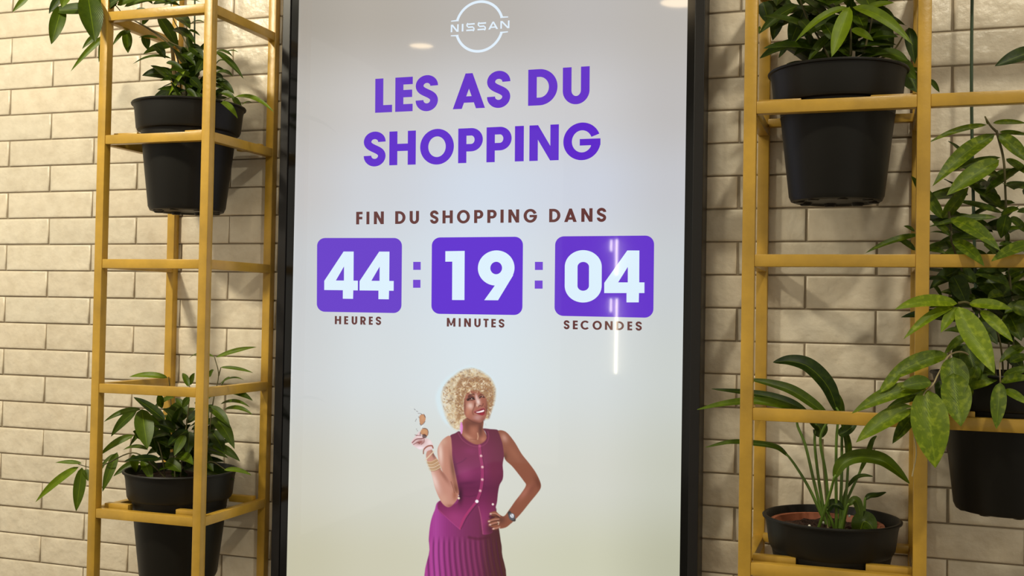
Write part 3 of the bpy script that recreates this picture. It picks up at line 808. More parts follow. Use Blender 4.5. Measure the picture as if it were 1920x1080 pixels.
    put(line(F_([(415, 545), (370, 640), (350, 710), (372, 770)]), 1.5, 1.2), (100, 54, 44), .6, False)
    put(line(F_([(655, 560), (700, 640), (700, 740)]), 1.4, 1.0), (104, 56, 48), .6, False)
    # eyes and brows
    put(line(F_([(215, 395), (260, 345), (320, 318), (385, 340)]), 2.6, 1.2), (70, 36, 36), .85, False)
    put(line(F_([(230, 410), (285, 372), (350, 362), (398, 385)]), 2.4, .7), (30, 16, 18), .95, False)
    put(line(F_([(250, 415), (310, 412), (370, 405)]), 1.0, .6), (60, 32, 30), .8, False)
    put(mask(F_([(305, 375), (330, 362), (350, 375), (345, 400), (320, 405)]), .5), (54, 28, 24), .95, False)
    put(mask(F_([(318, 372), (336, 368), (342, 385), (325, 392)]), .5), (244, 226, 214), .95, False)
    put(line(F_([(250, 310), (310, 270), (380, 262)]), 2.6, 1.0), (72, 38, 36), .8, False)
    put(line(F_([(530, 350), (580, 316), (645, 335)]), 2.3, .7), (40, 22, 22), .9, False)
    put(mask(F_([(590, 305), (606, 300), (612, 316), (596, 322)]), .5), (232, 208, 190), .85, False)
    put(line(F_([(510, 310), (560, 268), (630, 280)]), 2.2, 1.0), (78, 44, 34), .7, False)
    # mouth
    put(mask(F_([(385, 705), (440, 690), (520, 655), (590, 625), (650, 620), (668, 680), (650, 760), (600, 790), (520, 775), (440, 740)]), .7), (128, 38, 48), 1, False)
    put(mask(F_([(440, 712), (520, 690), (600, 665), (640, 655), (640, 690), (580, 715), (480, 728)]), .5), (252, 238, 238), 1, False)
    put(line(F_([(390, 700), (480, 655), (570, 615), (640, 610)]), 1.4, .8), (168, 92, 96), .8, False)
    blob(*Pt(F_, 590, 760), 4.5, 2, (170, 36, 58), .8, None)
    # curls falling over the forehead and along the face
    def near(r2):
        t = r2.rand()
        if t < .5: x, y = Pt(Hh, r2.uniform(500, 900), r2.uniform(330, 490))
        elif t < .72: x, y = Pt(Hh, r2.uniform(440, 540), r2.uniform(460, 900))
        elif t < .9: x, y = Pt(Hh, r2.uniform(880, 980), r2.uniform(480, 880))
        else: x, y = Pt(Hh, r2.uniform(560, 660), r2.uniform(430, 530))
        return x, y
    mh = np.maximum(mh, .99*mask(Hh([(480, 300), (900, 300), (960, 600), (900, 900), (860, 640), (790, 540), (740, 500), (640, 470), (560, 560), (530, 900), (440, 900)]), 1.5))
    fr = mask(Hh([(470, 330), (620, 300), (850, 300), (960, 480), (930, 800), (890, 890), (875, 700), (850, 580), (770, 500), (720, 440), (620, 460), (560, 520), (520, 640), (520, 830), (450, 900), (420, 600)]), 1.6)
    put(fr, (156, 114, 78), .8)
    curls(230, near, 23, (3, 8), (.9, 2.2))
    # left earring
    put(mask(Hh([(500, 930), (482, 1000), (490, 1080), (505, 1110), (520, 1060), (522, 990)]), .5), (226, 146, 206), 1)
    put(line(Hh([(505, 950), (515, 1010), (510, 1080)]), .9, .5), (186, 96, 160), .7, False)
    put(line(Hh([(850, 960), (858, 985)]), 1.2, .6), (150, 140, 146), .7)
    # right arm, hand on the hip
    ra = A_([(178, 38), (250, 52), (330, 145), (400, 262), (470, 350), (535, 440), (580, 535), (584, 590), (550, 645), (480, 730), (400, 830), (335, 900), (290, 940), (250, 970), (200, 982), (185, 975), (160, 992), (125, 994), (118, 984), (135, 972), (95, 962), (82, 948), (92, 930), (76, 918), (84, 902), (150, 876), (100, 852), (92, 842), (105, 828), (150, 818), (190, 850), (234, 862), (290, 790), (340, 718), (400, 640), (444, 565), (420, 520), (375, 460), (310, 380), (245, 318), (232, 250), (222, 170), (200, 90)])
    mr = mask(ra, .8, grow=.55)
    put(mr, (140, 84, 64))
    blob(*Pt(A_, 235, 110), 6, 9, (196, 146, 130), .85, mr, -.5)
    blob(*Pt(A_, 330, 260), 7, 20, (160, 100, 76), .6, mr, -.6)
    blob(*Pt(A_, 560, 540), 6, 14, (108, 60, 46), .8, mr, -.4)
    blob(*Pt(A_, 240, 290), 5, 8, (92, 54, 40), .7, mr)
    blob(*Pt(A_, 430, 640), 6, 18, (176, 112, 94), .75, mr, .7)
    blob(*Pt(A_, 500, 600), 5, 14, (128, 74, 60), .6, mr, .6)
    blob(*Pt(A_, 200, 900), 9, 8, (98, 60, 50), .8, mr)
    for P in ([(100, 838), (150, 838), (190, 862)], [(84, 914), (130, 898), (180, 892)], [(92, 946), (140, 930), (185, 920)], [(125, 984), (160, 978), (190, 968)]):
        put(line(A_(P), 3.0, .8)*mr, (184, 128, 108), .8, False)
        put(line(A_([(x, y+13) for x, y in P]), 1.2, .7)*mr, (66, 38, 34), .8, False)
    for (x, y) in ((88, 914), (98, 946), (130, 985), (103, 842)): blob(*Pt(A_, x, y), 1.9, 1.4, (232, 200, 196), .95, mr)
    put(line(A_([(172, 918), (182, 928), (176, 944)]), 1.3, .6), (220, 204, 180), .9, False)
    put(line(A_([(90, 870), (140, 866), (180, 872)]), 2.2, 1.0), (70, 36, 36), .8, False)
    # watch
    put(line(A_([(283, 830), (300, 880), (330, 900)]), 6.5, .8), (70, 62, 60), 1)
    put(mask(A_([(276, 852), (290, 834), (318, 836), (336, 860), (332, 890), (310, 900), (286, 888)]), .7), (92, 92, 98), 1)
    put(mask(A_([(290, 858), (304, 840), (324, 848), (322, 876), (304, 878)], ), .6), (226, 228, 232), 1)
    put(line(A_([(303, 846), (312, 872)]), 1.4, .6), (150, 150, 158), .9)
    # left arm: upper arm then forearm
    ua = T_([(278, 178), (215, 200), (165, 255), (132, 330), (138, 430), (165, 530), (200, 620), (250, 740), (330, 860), (378, 860), (368, 780), (345, 660), (318, 540), (300, 420), (296, 300)])
    mu = mask(ua, .9, grow=.7)
    put(mu, (190, 132, 112))
    blob(*Pt(T_, 165, 380), 5, 26, (234, 204, 190), .85, mu, -.05)
    blob(*Pt(T_, 200, 240), 7, 8, (208, 168, 146), .6, mu)
    blob(*Pt(T_, 310, 560), 4.5, 28, (120, 74, 60), .85, mu, -.15)
    blob(*Pt(T_, 350, 800), 5, 12, (120, 72, 56), .8, mu, -.15)
    fa = T_([(44, 580), (70, 680), (100, 800), (150, 920), (205, 996), (262, 1022), (320, 985), (365, 925), (380, 860), (345, 850), (310, 760), (240, 650), (180, 585), (165, 545), (150, 480), (95, 400), (60, 330), (20, 330), (-10, 400), (10, 500)])
    ma = mask(fa, .9)
    put(ma, (196, 140, 122))
    blob(*Pt(T_, 90, 700), 7, 26, (236, 208, 198), .85, ma, -.35)
    blob(*Pt(T_, 200, 930), 9, 10, (212, 164, 142), .6, ma)
    blob(*Pt(T_, 200, 640), 4, 20, (150, 96, 80), .8, ma, -.6)
    blob(*Pt(T_, 335, 880), 5, 10, (158, 96, 74), .8, ma)
    blob(*Pt(T_, 285, 1005), 8, 3, (150, 92, 78), .7, ma)
    put(line(T_([(330, 850), (318, 800), (290, 720)]), 1.3, 1.0), (120, 70, 56), .7, False)
    blob(*Pt(G_, 380, 740), 3, 8, (110, 70, 62), .7, ma, -.4)
    # raised hand
    hd = G_([(250, 660), (200, 672), (140, 640), (95, 605), (76, 570), (100, 530), (140, 480), (175, 435), (200, 420), (215, 450), (225, 480), (250, 500), (290, 515), (330, 530), (360, 570), (376, 620), (370, 660), (320, 680), (262, 700)])
    mhd = mask(hd, .8)
    put(mhd, (226, 200, 200))
    blob(*Pt(G_, 200, 650), 8, 3.5, (244, 232, 238), .9, mhd)
    blob(*Pt(G_, 330, 570), 4.5, 6, (238, 220, 220), .9, mhd)
    blob(*Pt(G_, 200, 570), 7.5, 4.2, (150, 84, 78), .95, mhd, -.25)
    put(line(G_([(95, 575), (150, 530), (230, 520), (270, 500)]), 1.7, .7)*mhd, (122, 58, 58), .95, False)
    put(line(G_([(110, 600), (170, 570), (190, 590)]), 1.1, .6)*mhd, (110, 56, 54), .9, False)
    put(line(G_([(215, 600), (250, 570), (255, 530)]), 1.2, .6)*mhd, (128, 70, 64), .8, False)
    put(line(G_([(130, 470), (160, 480), (210, 486)]), 1.6, .7), (110, 54, 56), .85)
    put(line(G_([(165, 492), (215, 496)]), 2.6, .8), (240, 214, 212), .95)
    # sunglasses held up
    g1 = mask(G_([(190, 215), (225, 190), (262, 200), (276, 245), (262, 300), (225, 335), (200, 330), (188, 270)]), .6)
    g2 = mask(G_([(205, 420), (235, 382), (275, 378), (308, 410), (312, 450), (295, 490), (250, 480), (210, 460)]), .6)
    for g in (g1, g2): put(g, (196, 142, 104))
    blob(*Pt(G_, 235, 240), 4, 6, (208, 158, 120), .7, g1)
    blob(*Pt(G_, 255, 425), 5, 4, (206, 156, 110), .7, g2)
    for P in ([(172, 180), (205, 182), (225, 196)], [(178, 225), (186, 240)], [(196, 318), (210, 342), (245, 322), (268, 290)], [(250, 190), (272, 235)], [(120, 120), (135, 135)], [(150, 148), (168, 158)], [(135, 290), (150, 256)], [(148, 392), (156, 396)], [(160, 414), (168, 418)],
              [(232, 380), (290, 390), (310, 430), (305, 470)], [(205, 440), (200, 470)]):
        put(line(G_(P), 1.3, .6), (74, 52, 56), .85)
    put(mask(G_([(228, 470), (262, 462), (292, 488), (276, 512), (236, 505)]), .7), (74, 38, 40), .9)
    put(line(G_([(215, 370), (232, 348), (240, 340)]), 2.0, .7), (240, 244, 244), .9)
    put(line(G_([(70, 90), (100, 96)]), 2.0, .9), (226, 226, 218), .6)
    # bangles
    put(line(G_([(245, 725), (250, 670), (300, 625), (360, 618), (376, 650)]), 2.4, .6), (150, 82, 64), 1)
    put(line(G_([(268, 812), (320, 760), (388, 690)]), 2.0, .6), (226, 204, 172), 1)
    for k, (c, o) in enumerate((((214, 186, 140), 0), ((196, 160, 108), 18), ((226, 206, 164), 38), ((206, 176, 124), 58), ((232, 214, 176), 78), ((196, 164, 116), 98), ((222, 200, 158), 116))):
        put(line(G_([(284+o*.35, 832+o), (350+o*.4, 836+o*.95), (425+o*.45, 796+o*.95)]), 1.5, .55), c, .95)
        put(line(G_([(286+o*.35, 842+o), (352+o*.4, 846+o*.95), (428+o*.45, 806+o*.95)]), .8, .5), (128, 92, 62), .7, False)
    # buttons
    for (x, y, r_) in ((648, 412, 2.5), (664, 545, 2.6), (663, 694, 2.6), (638, 828, 2.5)):
        bx_, by = Pt(T_, x, y); m = np.clip(.5-(np.hypot(GXX-bx_, GYY-by)-r_)/1.2, 0, 1); put(m, (206, 150, 158)); blob(bx_-.5, by-.5, 1.4, 1.4, (246, 216, 216), .95)
    bx_, by = Pt(T_, 598, 953); put(np.clip(.5-(np.hypot(GXX-bx_, GYY-by)-3.1)/1.2, 0, 1), (248, 244, 246))
    bx_, by = Pt(T_, 382, 915); put(np.clip(.5-(np.hypot(GXX-bx_, GYY-by)-2.2)/1.2, 0, 1), (236, 216, 190))
    bx_, by = Pt(T_, 788, 988); put(np.clip(.5-(np.hypot(GXX-bx_, GYY-by)-2.1)/1.2, 0, 1), (240, 222, 214))
    bx_, by = Pt(T_, 632, 296); put(np.clip(.5-(np.hypot(GXX-bx_, GYY-by)-2.2)/1.2, 0, 1), (176, 84, 118))

    # mesh
    keep = al > .02
    cell = keep[:-1, :-1] | keep[1:, :-1] | keep[:-1, 1:] | keep[1:, 1:]
    H_, W_ = shp
    idx = np.arange(H_*W_).reshape(shp)
    F4 = np.stack([idx[:-1, :-1][cell], idx[1:, :-1][cell], idx[1:, 1:][cell], idx[:-1, 1:][cell]], 1)
    used = np.unique(F4); rem = np.full(H_*W_, -1); rem[used] = np.arange(len(used)); F4 = rem[F4]
    px_, py_ = GXX.ravel()[used], GYY.ravel()[used]
    dd = np.stack([(px_-960)/F_PX, (py_-540)/F_PX, np.ones(len(px_))], 1) @ ROT
    t = (-D1/U-CAM[2])/dd[:, 2]; Pp = CAM+dd*t[:, None]
    V = np.stack([Pp[:, 0]*U, Pp[:, 2]*U, Z0-Pp[:, 1]*U], 1)
    ok = V[:, 2].min()
    V -= np.array(parent_loc(screen))
    me = bpy.data.meshes.new('person_picture')
    me.from_pydata([tuple(p) for p in V], [], [tuple(int(i) for i in f) for f in F4])
    ca = me.color_attributes.new('tone', 'FLOAT_COLOR', 'POINT')
    cc = np.concatenate([lin(np.clip(rgb.reshape(-1, 3)[used], 0, 255)), al.ravel()[used][:, None]], 1)
    ca.data.foreach_set('color', cc.ravel()); me.update()
    me.materials.append(screen_mat('screen_person', None, 1.0, True))
    o = bpy.data.objects.new('person_picture', me); COL.objects.link(o); o.parent = screen
    o['label'] = 'picture of a smiling woman with curly blonde hair in a plum sleeveless outfit, hand on hip, holding up sunglasses'
paint_person()

# ---------------------------------------------------------------- pots
def pot_profile(vt, bowl=False):
    """radius/height pairs in metres for a nursery pot with a deep collar; vt = course level of the rim"""
    z = lambda v: Z0-v*U
    q = U
    if not bowl:
        return [(1.22*q, z(vt+.62)), (1.62*q, z(vt+.55)), (1.70*q, z(vt+.30)), (1.76*q, z(vt+.03)), (1.79*q, z(vt-.01)), (1.85*q, z(vt-.01)), (1.87*q, z(vt+.02)), (1.86*q, z(vt+.055)), (1.80*q, z(vt+.07)),
                (1.76*q, z(vt+.25)), (1.70*q, z(vt+.82)), (1.66*q, z(vt+.90)), (1.54*q, z(vt+.93)), (1.53*q, z(vt+1.08)), (1.51*q, z(vt+1.22)), (1.52*q, z(vt+1.24)), (1.50*q, z(vt+1.30)), (1.26*q, z(vt+3.42)), (1.20*q, z(vt+3.55)), (1.10*q, z(vt+3.58)), (1.02*q, z(vt+3.52)), (.0001, z(vt+3.50))]
    return [(.0001, z(vt+1.4)), (1.50*q, z(vt+1.3)), (1.60*q, z(vt+.8)), (1.72*q, z(vt+.03)), (1.75*q, z(vt-.01)), (1.80*q, z(vt-.01)), (1.84*q, z(vt+.02)), (1.83*q, z(vt+.06)), (1.77*q, z(vt+.08)),
            (1.73*q, z(vt+.25)), (1.66*q, z(vt+.78)), (1.58*q, z(vt+.92)), (1.45*q, z(vt+.98)), (1.40*q, z(vt+1.1)), (1.30*q, z(vt+1.9)), (1.22*q, z(vt+2.0)), (.0001, z(vt+2.0))]
def make_pot(root, X, vt, z=-2.2):
    c = W(X, 0, z)
    m = MB(); m.lathe((c.x, c.y), pot_profile(vt), 64)
    # drainage feet and slots under the base
    for k in range(8):
        a = 2*math.pi*k/8+.2
        fx, fy = c.x+math.cos(a)*1.0*U, c.y+math.sin(a)*1.0*U
        m.lathe((fx, fy), [(.0001, Z0-(vt+3.60)*U), (.010, Z0-(vt+3.60)*U), (.012, Z0-(vt+3.58)*U), (.014, Z0-(vt+3.5)*U)], 10)
    m.build('pot', M['pot'], root)
    s = MB(); rr = random.Random(int(X*10)); vs = []; fs = []; n, rings = 40, 9
    vs.append((c.x, c.y, Z0-(vt+.25)*U))
    for i in range(1, rings+1):
        for k in range(n):
            a = 2*math.pi*k/n; r = 1.70*U*i/rings
            vs.append((c.x+r*math.cos(a), c.y+r*math.sin(a), Z0-(vt+.30)*U+rr.uniform(-.003, .004)))
    fs += [(0, 1+k, 1+(k+1) % n) for k in range(n)]
    for i in range(rings-1):
        for k in range(n): fs.append((1+i*n+k, 1+(i+1)*n+k, 1+(i+1)*n+(k+1) % n, 1+i*n+(k+1) % n))
    s.add(vs, fs); s.build('soil', M['soil'], root)

# ---------------------------------------------------------------- leaves
VIEW = Vector((0, 0, 0))
def leaf(mb, p0, p1, wd, tone, sag=None, curl=.12, fold=.22, up=.55, nseg=12, blunt=.62, roll=0.0):
    """one blade: p0 base and p1 tip in metres, wd greatest width in metres"""
    p0, p1 = Vector(p0), Vector(p1); ax = p1-p0; L = ax.length
    if L < 1e-4: return
    cam_dir = (cam.matrix_world.translation-(p0+p1)/2).normalized()
    mid = (p0+p1)/2
    if sag is None: sag = .08+.14*abs(ax.x)/L
    lift = Vector((0, 0, 1))*L*sag + cam_dir*L*curl
    c = mid+lift
    N = (cam_dir+Vector((0, 0, up))).normalized()
    vs = []; fs = []; uv = []
    cols = [-1, -.72, -.38, 0, .38, .72, 1]
    for i in range(nseg+1):
        t = i/nseg
        P = p0*(1-t)**2+c*2*t*(1-t)+p1*t*t
        T = ((c-p0)*2*(1-t)+(p1-c)*2*t).normalized()
        Wd = T.cross(N)
        if Wd.length < .15: Wd = T.cross(cam_dir)
        Wd.normalize()
        nn = Wd.cross(T).normalized()
        if roll:
            q = Matrix.Rotation(roll, 3, T); Wd = q @ Wd; nn = q @ nn
        prof = (max(t, 0)**blunt)*(max(1-t, 0)**.86)*2.62
        h = wd/2*min(1, prof)*(1-.25*t**6)
        for s in cols:
            wob = math.sin(t*9+s*2+L*40)*.02*wd
            vs.append(P+Wd*h*s+nn*(abs(s)**1.4*h*fold*1.3-h*fold*.5+wob*abs(s)))
            uv.append((.5+s/2, t))
    m = len(cols)
    for i in range(nseg):
        for k in range(m-1):
            fs.append((i*m+k, (i+1)*m+k, (i+1)*m+k+1, i*m+k+1))
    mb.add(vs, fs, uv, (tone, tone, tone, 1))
def leaves(mb, ox, oy, s, L, d=.18, dd=.03, rr=None, tone=.3):
    """L rows: base x, y, tip x, y, width in the coordinates of one close look at the photograph; optional tone, depth, tip depth, sag"""
    for r in L:
        x0, y0, x1, y1, wpx = r[:5]
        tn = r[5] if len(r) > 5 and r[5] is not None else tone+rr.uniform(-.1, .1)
        d0 = r[6] if len(r) > 6 and r[6] is not None else d+rr.uniform(-dd, dd)
        d1 = r[7] if len(r) > 7 and r[7] is not None else d0+rr.uniform(-dd, dd)
        sg = r[8] if len(r) > 8 else None
        a = at(ox+x0/s, oy+y0/s, d0); b = at(ox+x1/s, oy+y1/s, d1)
        leaf(mb, a, b, wpx/s*pxscale((d0+d1)/2)*1.08, tn, sg, curl=rr.uniform(.02, .12))
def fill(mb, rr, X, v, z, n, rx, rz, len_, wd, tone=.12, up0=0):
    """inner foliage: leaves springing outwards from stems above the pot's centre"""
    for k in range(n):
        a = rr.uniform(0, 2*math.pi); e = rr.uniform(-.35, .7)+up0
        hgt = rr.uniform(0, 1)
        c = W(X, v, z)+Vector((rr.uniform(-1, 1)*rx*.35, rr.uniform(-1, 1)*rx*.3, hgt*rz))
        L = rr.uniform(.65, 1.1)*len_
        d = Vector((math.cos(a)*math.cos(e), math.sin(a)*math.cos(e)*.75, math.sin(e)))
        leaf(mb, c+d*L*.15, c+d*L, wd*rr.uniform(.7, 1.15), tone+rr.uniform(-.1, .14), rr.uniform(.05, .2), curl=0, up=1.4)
def stems(mb, ox, oy, s, paths, r=.0022, r2=None):
    for P in paths:
        mb.tube([at(ox+p[0]/s, oy+p[1]/s, p[2] if len(p) > 2 else .18) for p in P], r, 7, r2)

def plant(name, label, X, vt, group=None):
    root = empty(name, W(X, vt+3.6, -2.2)); tagit(root, label, 'potted plant', group)
    return root

# ---- upper left plant, leaning out over the top rail
rr = random.Random(21)
p1 = plant('potted_plant', 'leafy plant in the upper pot of the left ochre rack, trailing left over the rail', 9.69, 3.5)
make_pot(p1, 9.69, 3.5)
mb = MB()
leaves(mb, 240, 0, 3, [
    (275, 440, 80, 425, 88, .10), (300, 520, 135, 562, 70, .15), (320, 400, 224, 545, 24, .75), (296, 545, 243, 606, 40, .85, .25, .27),
    (245, 330, 25, 362, 22, .35), (262, 258, 85, 305, 56, .35), (170, 90, 285, 280, 78, .30), (168, 214, 60, 212, 20, .3), (90, 190, 112, 282, 55, .25),
    (270, 95, 350, 165, 75, .12), (255, 165, 382, 250, 62, .12), (345, 258, 425, 335, 74, .10), (340, 170, 406, 202, 20, .2), (345, 142, 432, 128, 16, .2),
    (495, 290, 652, 446, 42, .25), (500, 288, 592, 322, 22, .2), (545, 298, 622, 296, 12, .3), (495, 362, 540, 342, 28, .15), (495, 412, 592, 432, 34, .15),
    (495, 448, 598, 530, 52, .15), (600, 545, 822, 632, 34, .55, .2, .24), (520, 572, 618, 668, 42, .5, .22, .25), (585, 548, 642, 620, 46, .4), (525, 520, 602, 560, 42, .25),
    (640, 590, 702, 580, 12, .4), (215, 352, 312, 398, 38, .12), (335, 345, 402, 425, 64, .12), (350, 440, 412, 505, 62, .1), (335, 478, 250, 500, 50, .12), (330, 540, 412, 562, 52, .1),
    (300, 300, 380, 372, 50, .15), (330, 310, 402, 290, 34, .2), (330, 500, 392, 575, 40, .12), (320, 470, 380, 540, 50, .1), (300, 540, 220, 548, 36, .2), (430, 330, 380, 420, 50, .1), (440, 470, 380, 560, 50, .1),
    (500, 540, 440, 590, 44, .18), (490, 330, 440, 280, 44, .12),
], .19, .05, rr, .2)
leaves(mb, 0, 0, 3, [
    (492, -42, 535, 238, 150, .22, .33, .36, .02), (350, 30, 288, 250, 96, .32, .30, .34, .02), (545, 48, 285, 62, 96, .20, .30, .31, .02), (345, -20, 275, 78, 52, .08, .29, .31),
    (382, -50, 348, 44, 66, .55, .33, .35), (175, -40, 70, 68, 44, .5, .30, .32, .03), (640, 178, 396, 404, 42, .55, .27, .31, .16), (560, 190, 462, 276, 40, .35, .26, .28, .15), (585, 200, 556, 352, 36, .4, .27, .29),
    (705, 168, 632, 258, 26, .4, .25, .27), (712, 168, 720, 300, 62, .35, .22, .24, .0), (735, 176, 690, 200, 22, .4, .24, .25),
    (575, 62, 690, -12, 60, .15, .31, .31), (660, 30, 845, -10, 70, .3, .28, .28), (700, 38, 935, 12, 60, .32, .25, .25), (600, 30, 470, -20, 90, .1, .26, .28), (560, 20, 640, 70, 60, .18, .24, .24),
    (860, 22, 1020, 38, 40, .1, .2, .2), (920, 30, 1130, 12, 26, .12, .22, .22), (660, 20, 560, 70, 60, .25, .30, .31), (760, 60, 860, 110, 60, .2, .2, .2), (800, 140, 870, 60, 40, .3, .2, .2), (870, 250, 930, 330, 60, .15, .18, .18),
    (980, 20, 880, -30, 40, .3, .22, .22), (760, -40, 860, 25, 50, .2, .24, .24), (470, -60, 600, 40, 90, .18, .29, .29),
], .28, .02, rr, .3)
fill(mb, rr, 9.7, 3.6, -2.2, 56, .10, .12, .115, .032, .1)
mb.build('foliage', M['leaf'], p1, attrs=True)
sm = MB()
stems(sm, 240, 0, 3, [[(330, 590, .17), (325, 420, .17), (318, 290, .18), (235, 235, .20), (120, 160, .23), (-10, 90, .27), (-70, 30, .30)],
                      [(300, 590, .18), (290, 400, .18), (262, 290, .19), (190, 215, .21), (60, 130, .24), (-100, 55, .28)],
                      [(350, 590, .16), (352, 430, .16), (345, 300, .17), (300, 190, .18), (250, 90, .2), (240, -60, .21)],
                      [(500, 590, .2), (480, 480, .2), (470, 380, .2), (500, 300, .2)], [(520, 600, .2), (545, 560, .2), (590, 546, .2)],
                      [(400, 590, .15), (400, 480, .15), (370, 380, .15), (330, 300, .16)]], .0021, .0012)
sm.build('stem', M['stem'], p1)
st_ = MB(); stems(st_, 240, 0, 3, [[(372, 590, .13), (374, 250, .13), (378, -260, .13)]], .0022); st_.build('support_stake', M['stake'], p1)
cn = MB(); stems(cn, 240, 0, 3, [[(262, 440, .16), (254, 330, .16), (246, 262, .17)]], .006, .004); cn.build('moss_cane', simple('bamboo_cane', (128, 104, 58), .7, 0, None, .2), p1)

# ---- lower left plant
rr = random.Random(22)
p2 = plant('potted_plant', 'bushy plant in the lower pot of the left ochre rack, one sprig reaching far left', 9.69, 15.72)
make_pot(p2, 9.69, 15.72)
mb = MB()
leaves(mb, 0, 600, 2.25, [
    (708, 244, 545, 240, 32, .62, .13, .15, .12), (910, 158, 1085, 114, 24, .6, .14, .12, .08), (905, 158, 795, 162, 12, .45, .15), (930, 200, 1070, 224, 18, .45, .14, .12, .1),
    (800, 275, 822, 224, 26, .35), (795, 282, 770, 224, 28, .35), (880, 240, 902, 210, 22, .3), (925, 272, 1030, 254, 12, .35), (935, 276, 972, 246, 26, .3),
    (945, 300, 1068, 342, 34, .35, .14, .13, .2), (930, 355, 1056, 370, 20, .4), (945, 378, 1068, 402, 24, .35), (880, 368, 972, 455, 48, .3, .2, .22), (900, 410, 990, 545, 62, .32, .2, .24),
    (895, 530, 1014, 598, 42, .35), (890, 470, 945, 560, 60, .12), (945, 633, 1062, 656, 24, .6), (665, 318, 684, 374, 40, .25), (735, 328, 632, 402, 34, .35),
    (800, 328, 768, 374, 34, .25), (595, 378, 438, 430, 30, .35), (578, 384, 468, 492, 50, .28), (598, 376, 622, 545, 88, .40, .25, .29, .02), (655, 420, 625, 525, 64, .25),
    (690, 436, 745, 462, 46, .3), (565, 488, 418, 574, 36, .5, .24, .28), (625, 548, 520, 548, 22, .45), (650, 425, 545, 535, 32, .3), (592, 600, 478, 660, 38, .35), (560, 568, 574, 644, 38, .55),
    (495, 558, 432, 725, 46, .4, .22, .26, .06), (485, 570, 410, 660, 28, .35), (600, 588, 642, 684, 48, .4), (690, 488, 702, 566, 86, .1), (780, 485, 734, 575, 44, .35), (700, 598, 764, 642, 66, .3),
    (740, 578, 815, 612, 56, .45), (800, 470, 792, 570, 56, .15), (640, 470, 660, 560, 60, .12), (830, 340, 880, 420, 50, .15), (860, 420, 830, 520, 60, .12), (830, 560, 900, 640, 60, .2), (720, 650, 800, 668, 50, .12),
    (620, 620, 560, 668, 40, .2), (880, 330, 940, 318, 40, .4), (760, 420, 690, 380, 50, .18), (790, 400, 740, 330, 40, .22), (600, 500, 560, 470, 40, .2), (740, 470, 650, 440, 54, .14), (660, 640, 600, 600, 50, .16),
    (345, 605, 234, 602, 22, .5, .25, .27, .08), (332, 620, 148, 770, 42, .62, .25, .28, .12), (346, 622, 321, 808, 56, .40, .26, .28, .0), (360, 630, 372, 680, 34, .3, .25, .26),
], .19, .05, rr, .22)
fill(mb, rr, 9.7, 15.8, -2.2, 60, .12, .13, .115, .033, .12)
mb.build('foliage', M['leaf'], p2, attrs=True)
sm = MB()
stems(sm, 0, 600, 2.25, [[(760, 690, .18), (770, 560, .18), (790, 420, .18), (800, 300, .17), (798, 270, .17)],
                         [(860, 690, .16), (880, 500, .16), (900, 340, .15), (922, 235, .14), (905, 156, .14)], [(922, 235, .14), (932, 200, .14)],
                         [(700, 690, .2), (680, 560, .21), (640, 440, .23), (600, 380, .25)], [(720, 690, .2), (640, 610, .22), (560, 560, .24), (440, 610, .25), (385, 622, .25), (330, 608, .25)],
                         [(740, 690, .17), (730, 500, .15), (720, 330, .14), (712, 240, .13)], [(800, 690, .17), (880, 600, .17), (950, 630, .17)]], .0021, .0011)
sm.build('stem', M['stem'], p2)

# ---- upper right plant
rr = random.Random(23)
p3 = plant('potted_plant', 'bright leafy plant in the upper pot of the right ochre rack', 30.65, 3.5)
make_pot(p3, 30.65, 3.5)
mb = MB()
leaves(mb, 1300, 0, 2.7, [
    (790, 35, 700, 288, 74, .72, .26, .30, .0), (782, 38, 514, 214, 36, .66, .25, .27, .25), (805, 36, 1112, 228, 56, .62, .25, .29, .22), (800, 148, 912, 208, 40, .6, .24, .26, .12), (868, 42, 1018, 14, 32, .62, .24, .26, .1),
    (562, 50, 488, 235, 84, .12), (530, 28, 332, 172, 56, .18, .22, .20, .18), (400, 10, 505, 62, 90, .16), (440, 60, 402, 205, 62, .14), (352, 10, 384, 128, 70, .14), (350, 60, 470, 40, 80, .14), (600, 60, 665, 84, 42, .15),
    (772, 100, 540, 192, 66, .16), (640, 208, 508, 282, 44, .18), (500, 208, 432, 294, 38, .15), (692, 178, 578, 314, 42, .3), (590, 300, 770, 292, 44, .25), (850, 212, 1038, 188, 52, .14),
    (900, 108, 1012, 244, 96, .18), (935, 270, 1092, 314, 54, .4, .22, .24), (1000, 300, 1128, 402, 74, .35, .16, .14), (1090, 140, 1122, 325, 56, .12, .12, .12), (1080, 350, 1135, 470, 100, .2, .12, .12), (1195, 405, 1246, 468, 26, .2, .12, .1),
    (760, 222, 872, 242, 42, .3), (880, 262, 1002, 284, 44, .4), (640, 20, 770, -10, 70, .2), (700, -60, 615, 44, 84, .15), (850, -40, 902, 50, 94, .2), (1040, -12, 1072, 12, 14, .4), (930, -30, 1010, -8, 40, .3),
    (660, 120, 720, 220, 60, .18), (820, 60, 870, 160, 70, .2), (740, 230, 800, 292, 60, .15), (560, -60, 540, 30, 70, .2), (450, -60, 420, 30, 80, .15), (780, -60, 790, 40, 60, .4), (620, 210, 560, 262, 44, .2), (900, 200, 820, 290, 60, .12),
    (1000, 240, 900, 300, 50, .15), (540, 100, 600, 180, 50, .12), (960, -60, 930, 60, 80, .15), (340, 130, 330, 172, 14, .6),
], .18, .05, rr, .18)
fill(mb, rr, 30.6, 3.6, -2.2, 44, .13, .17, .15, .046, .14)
mb.build('foliage', M['leaf'], p3, attrs=True)
sm = MB()
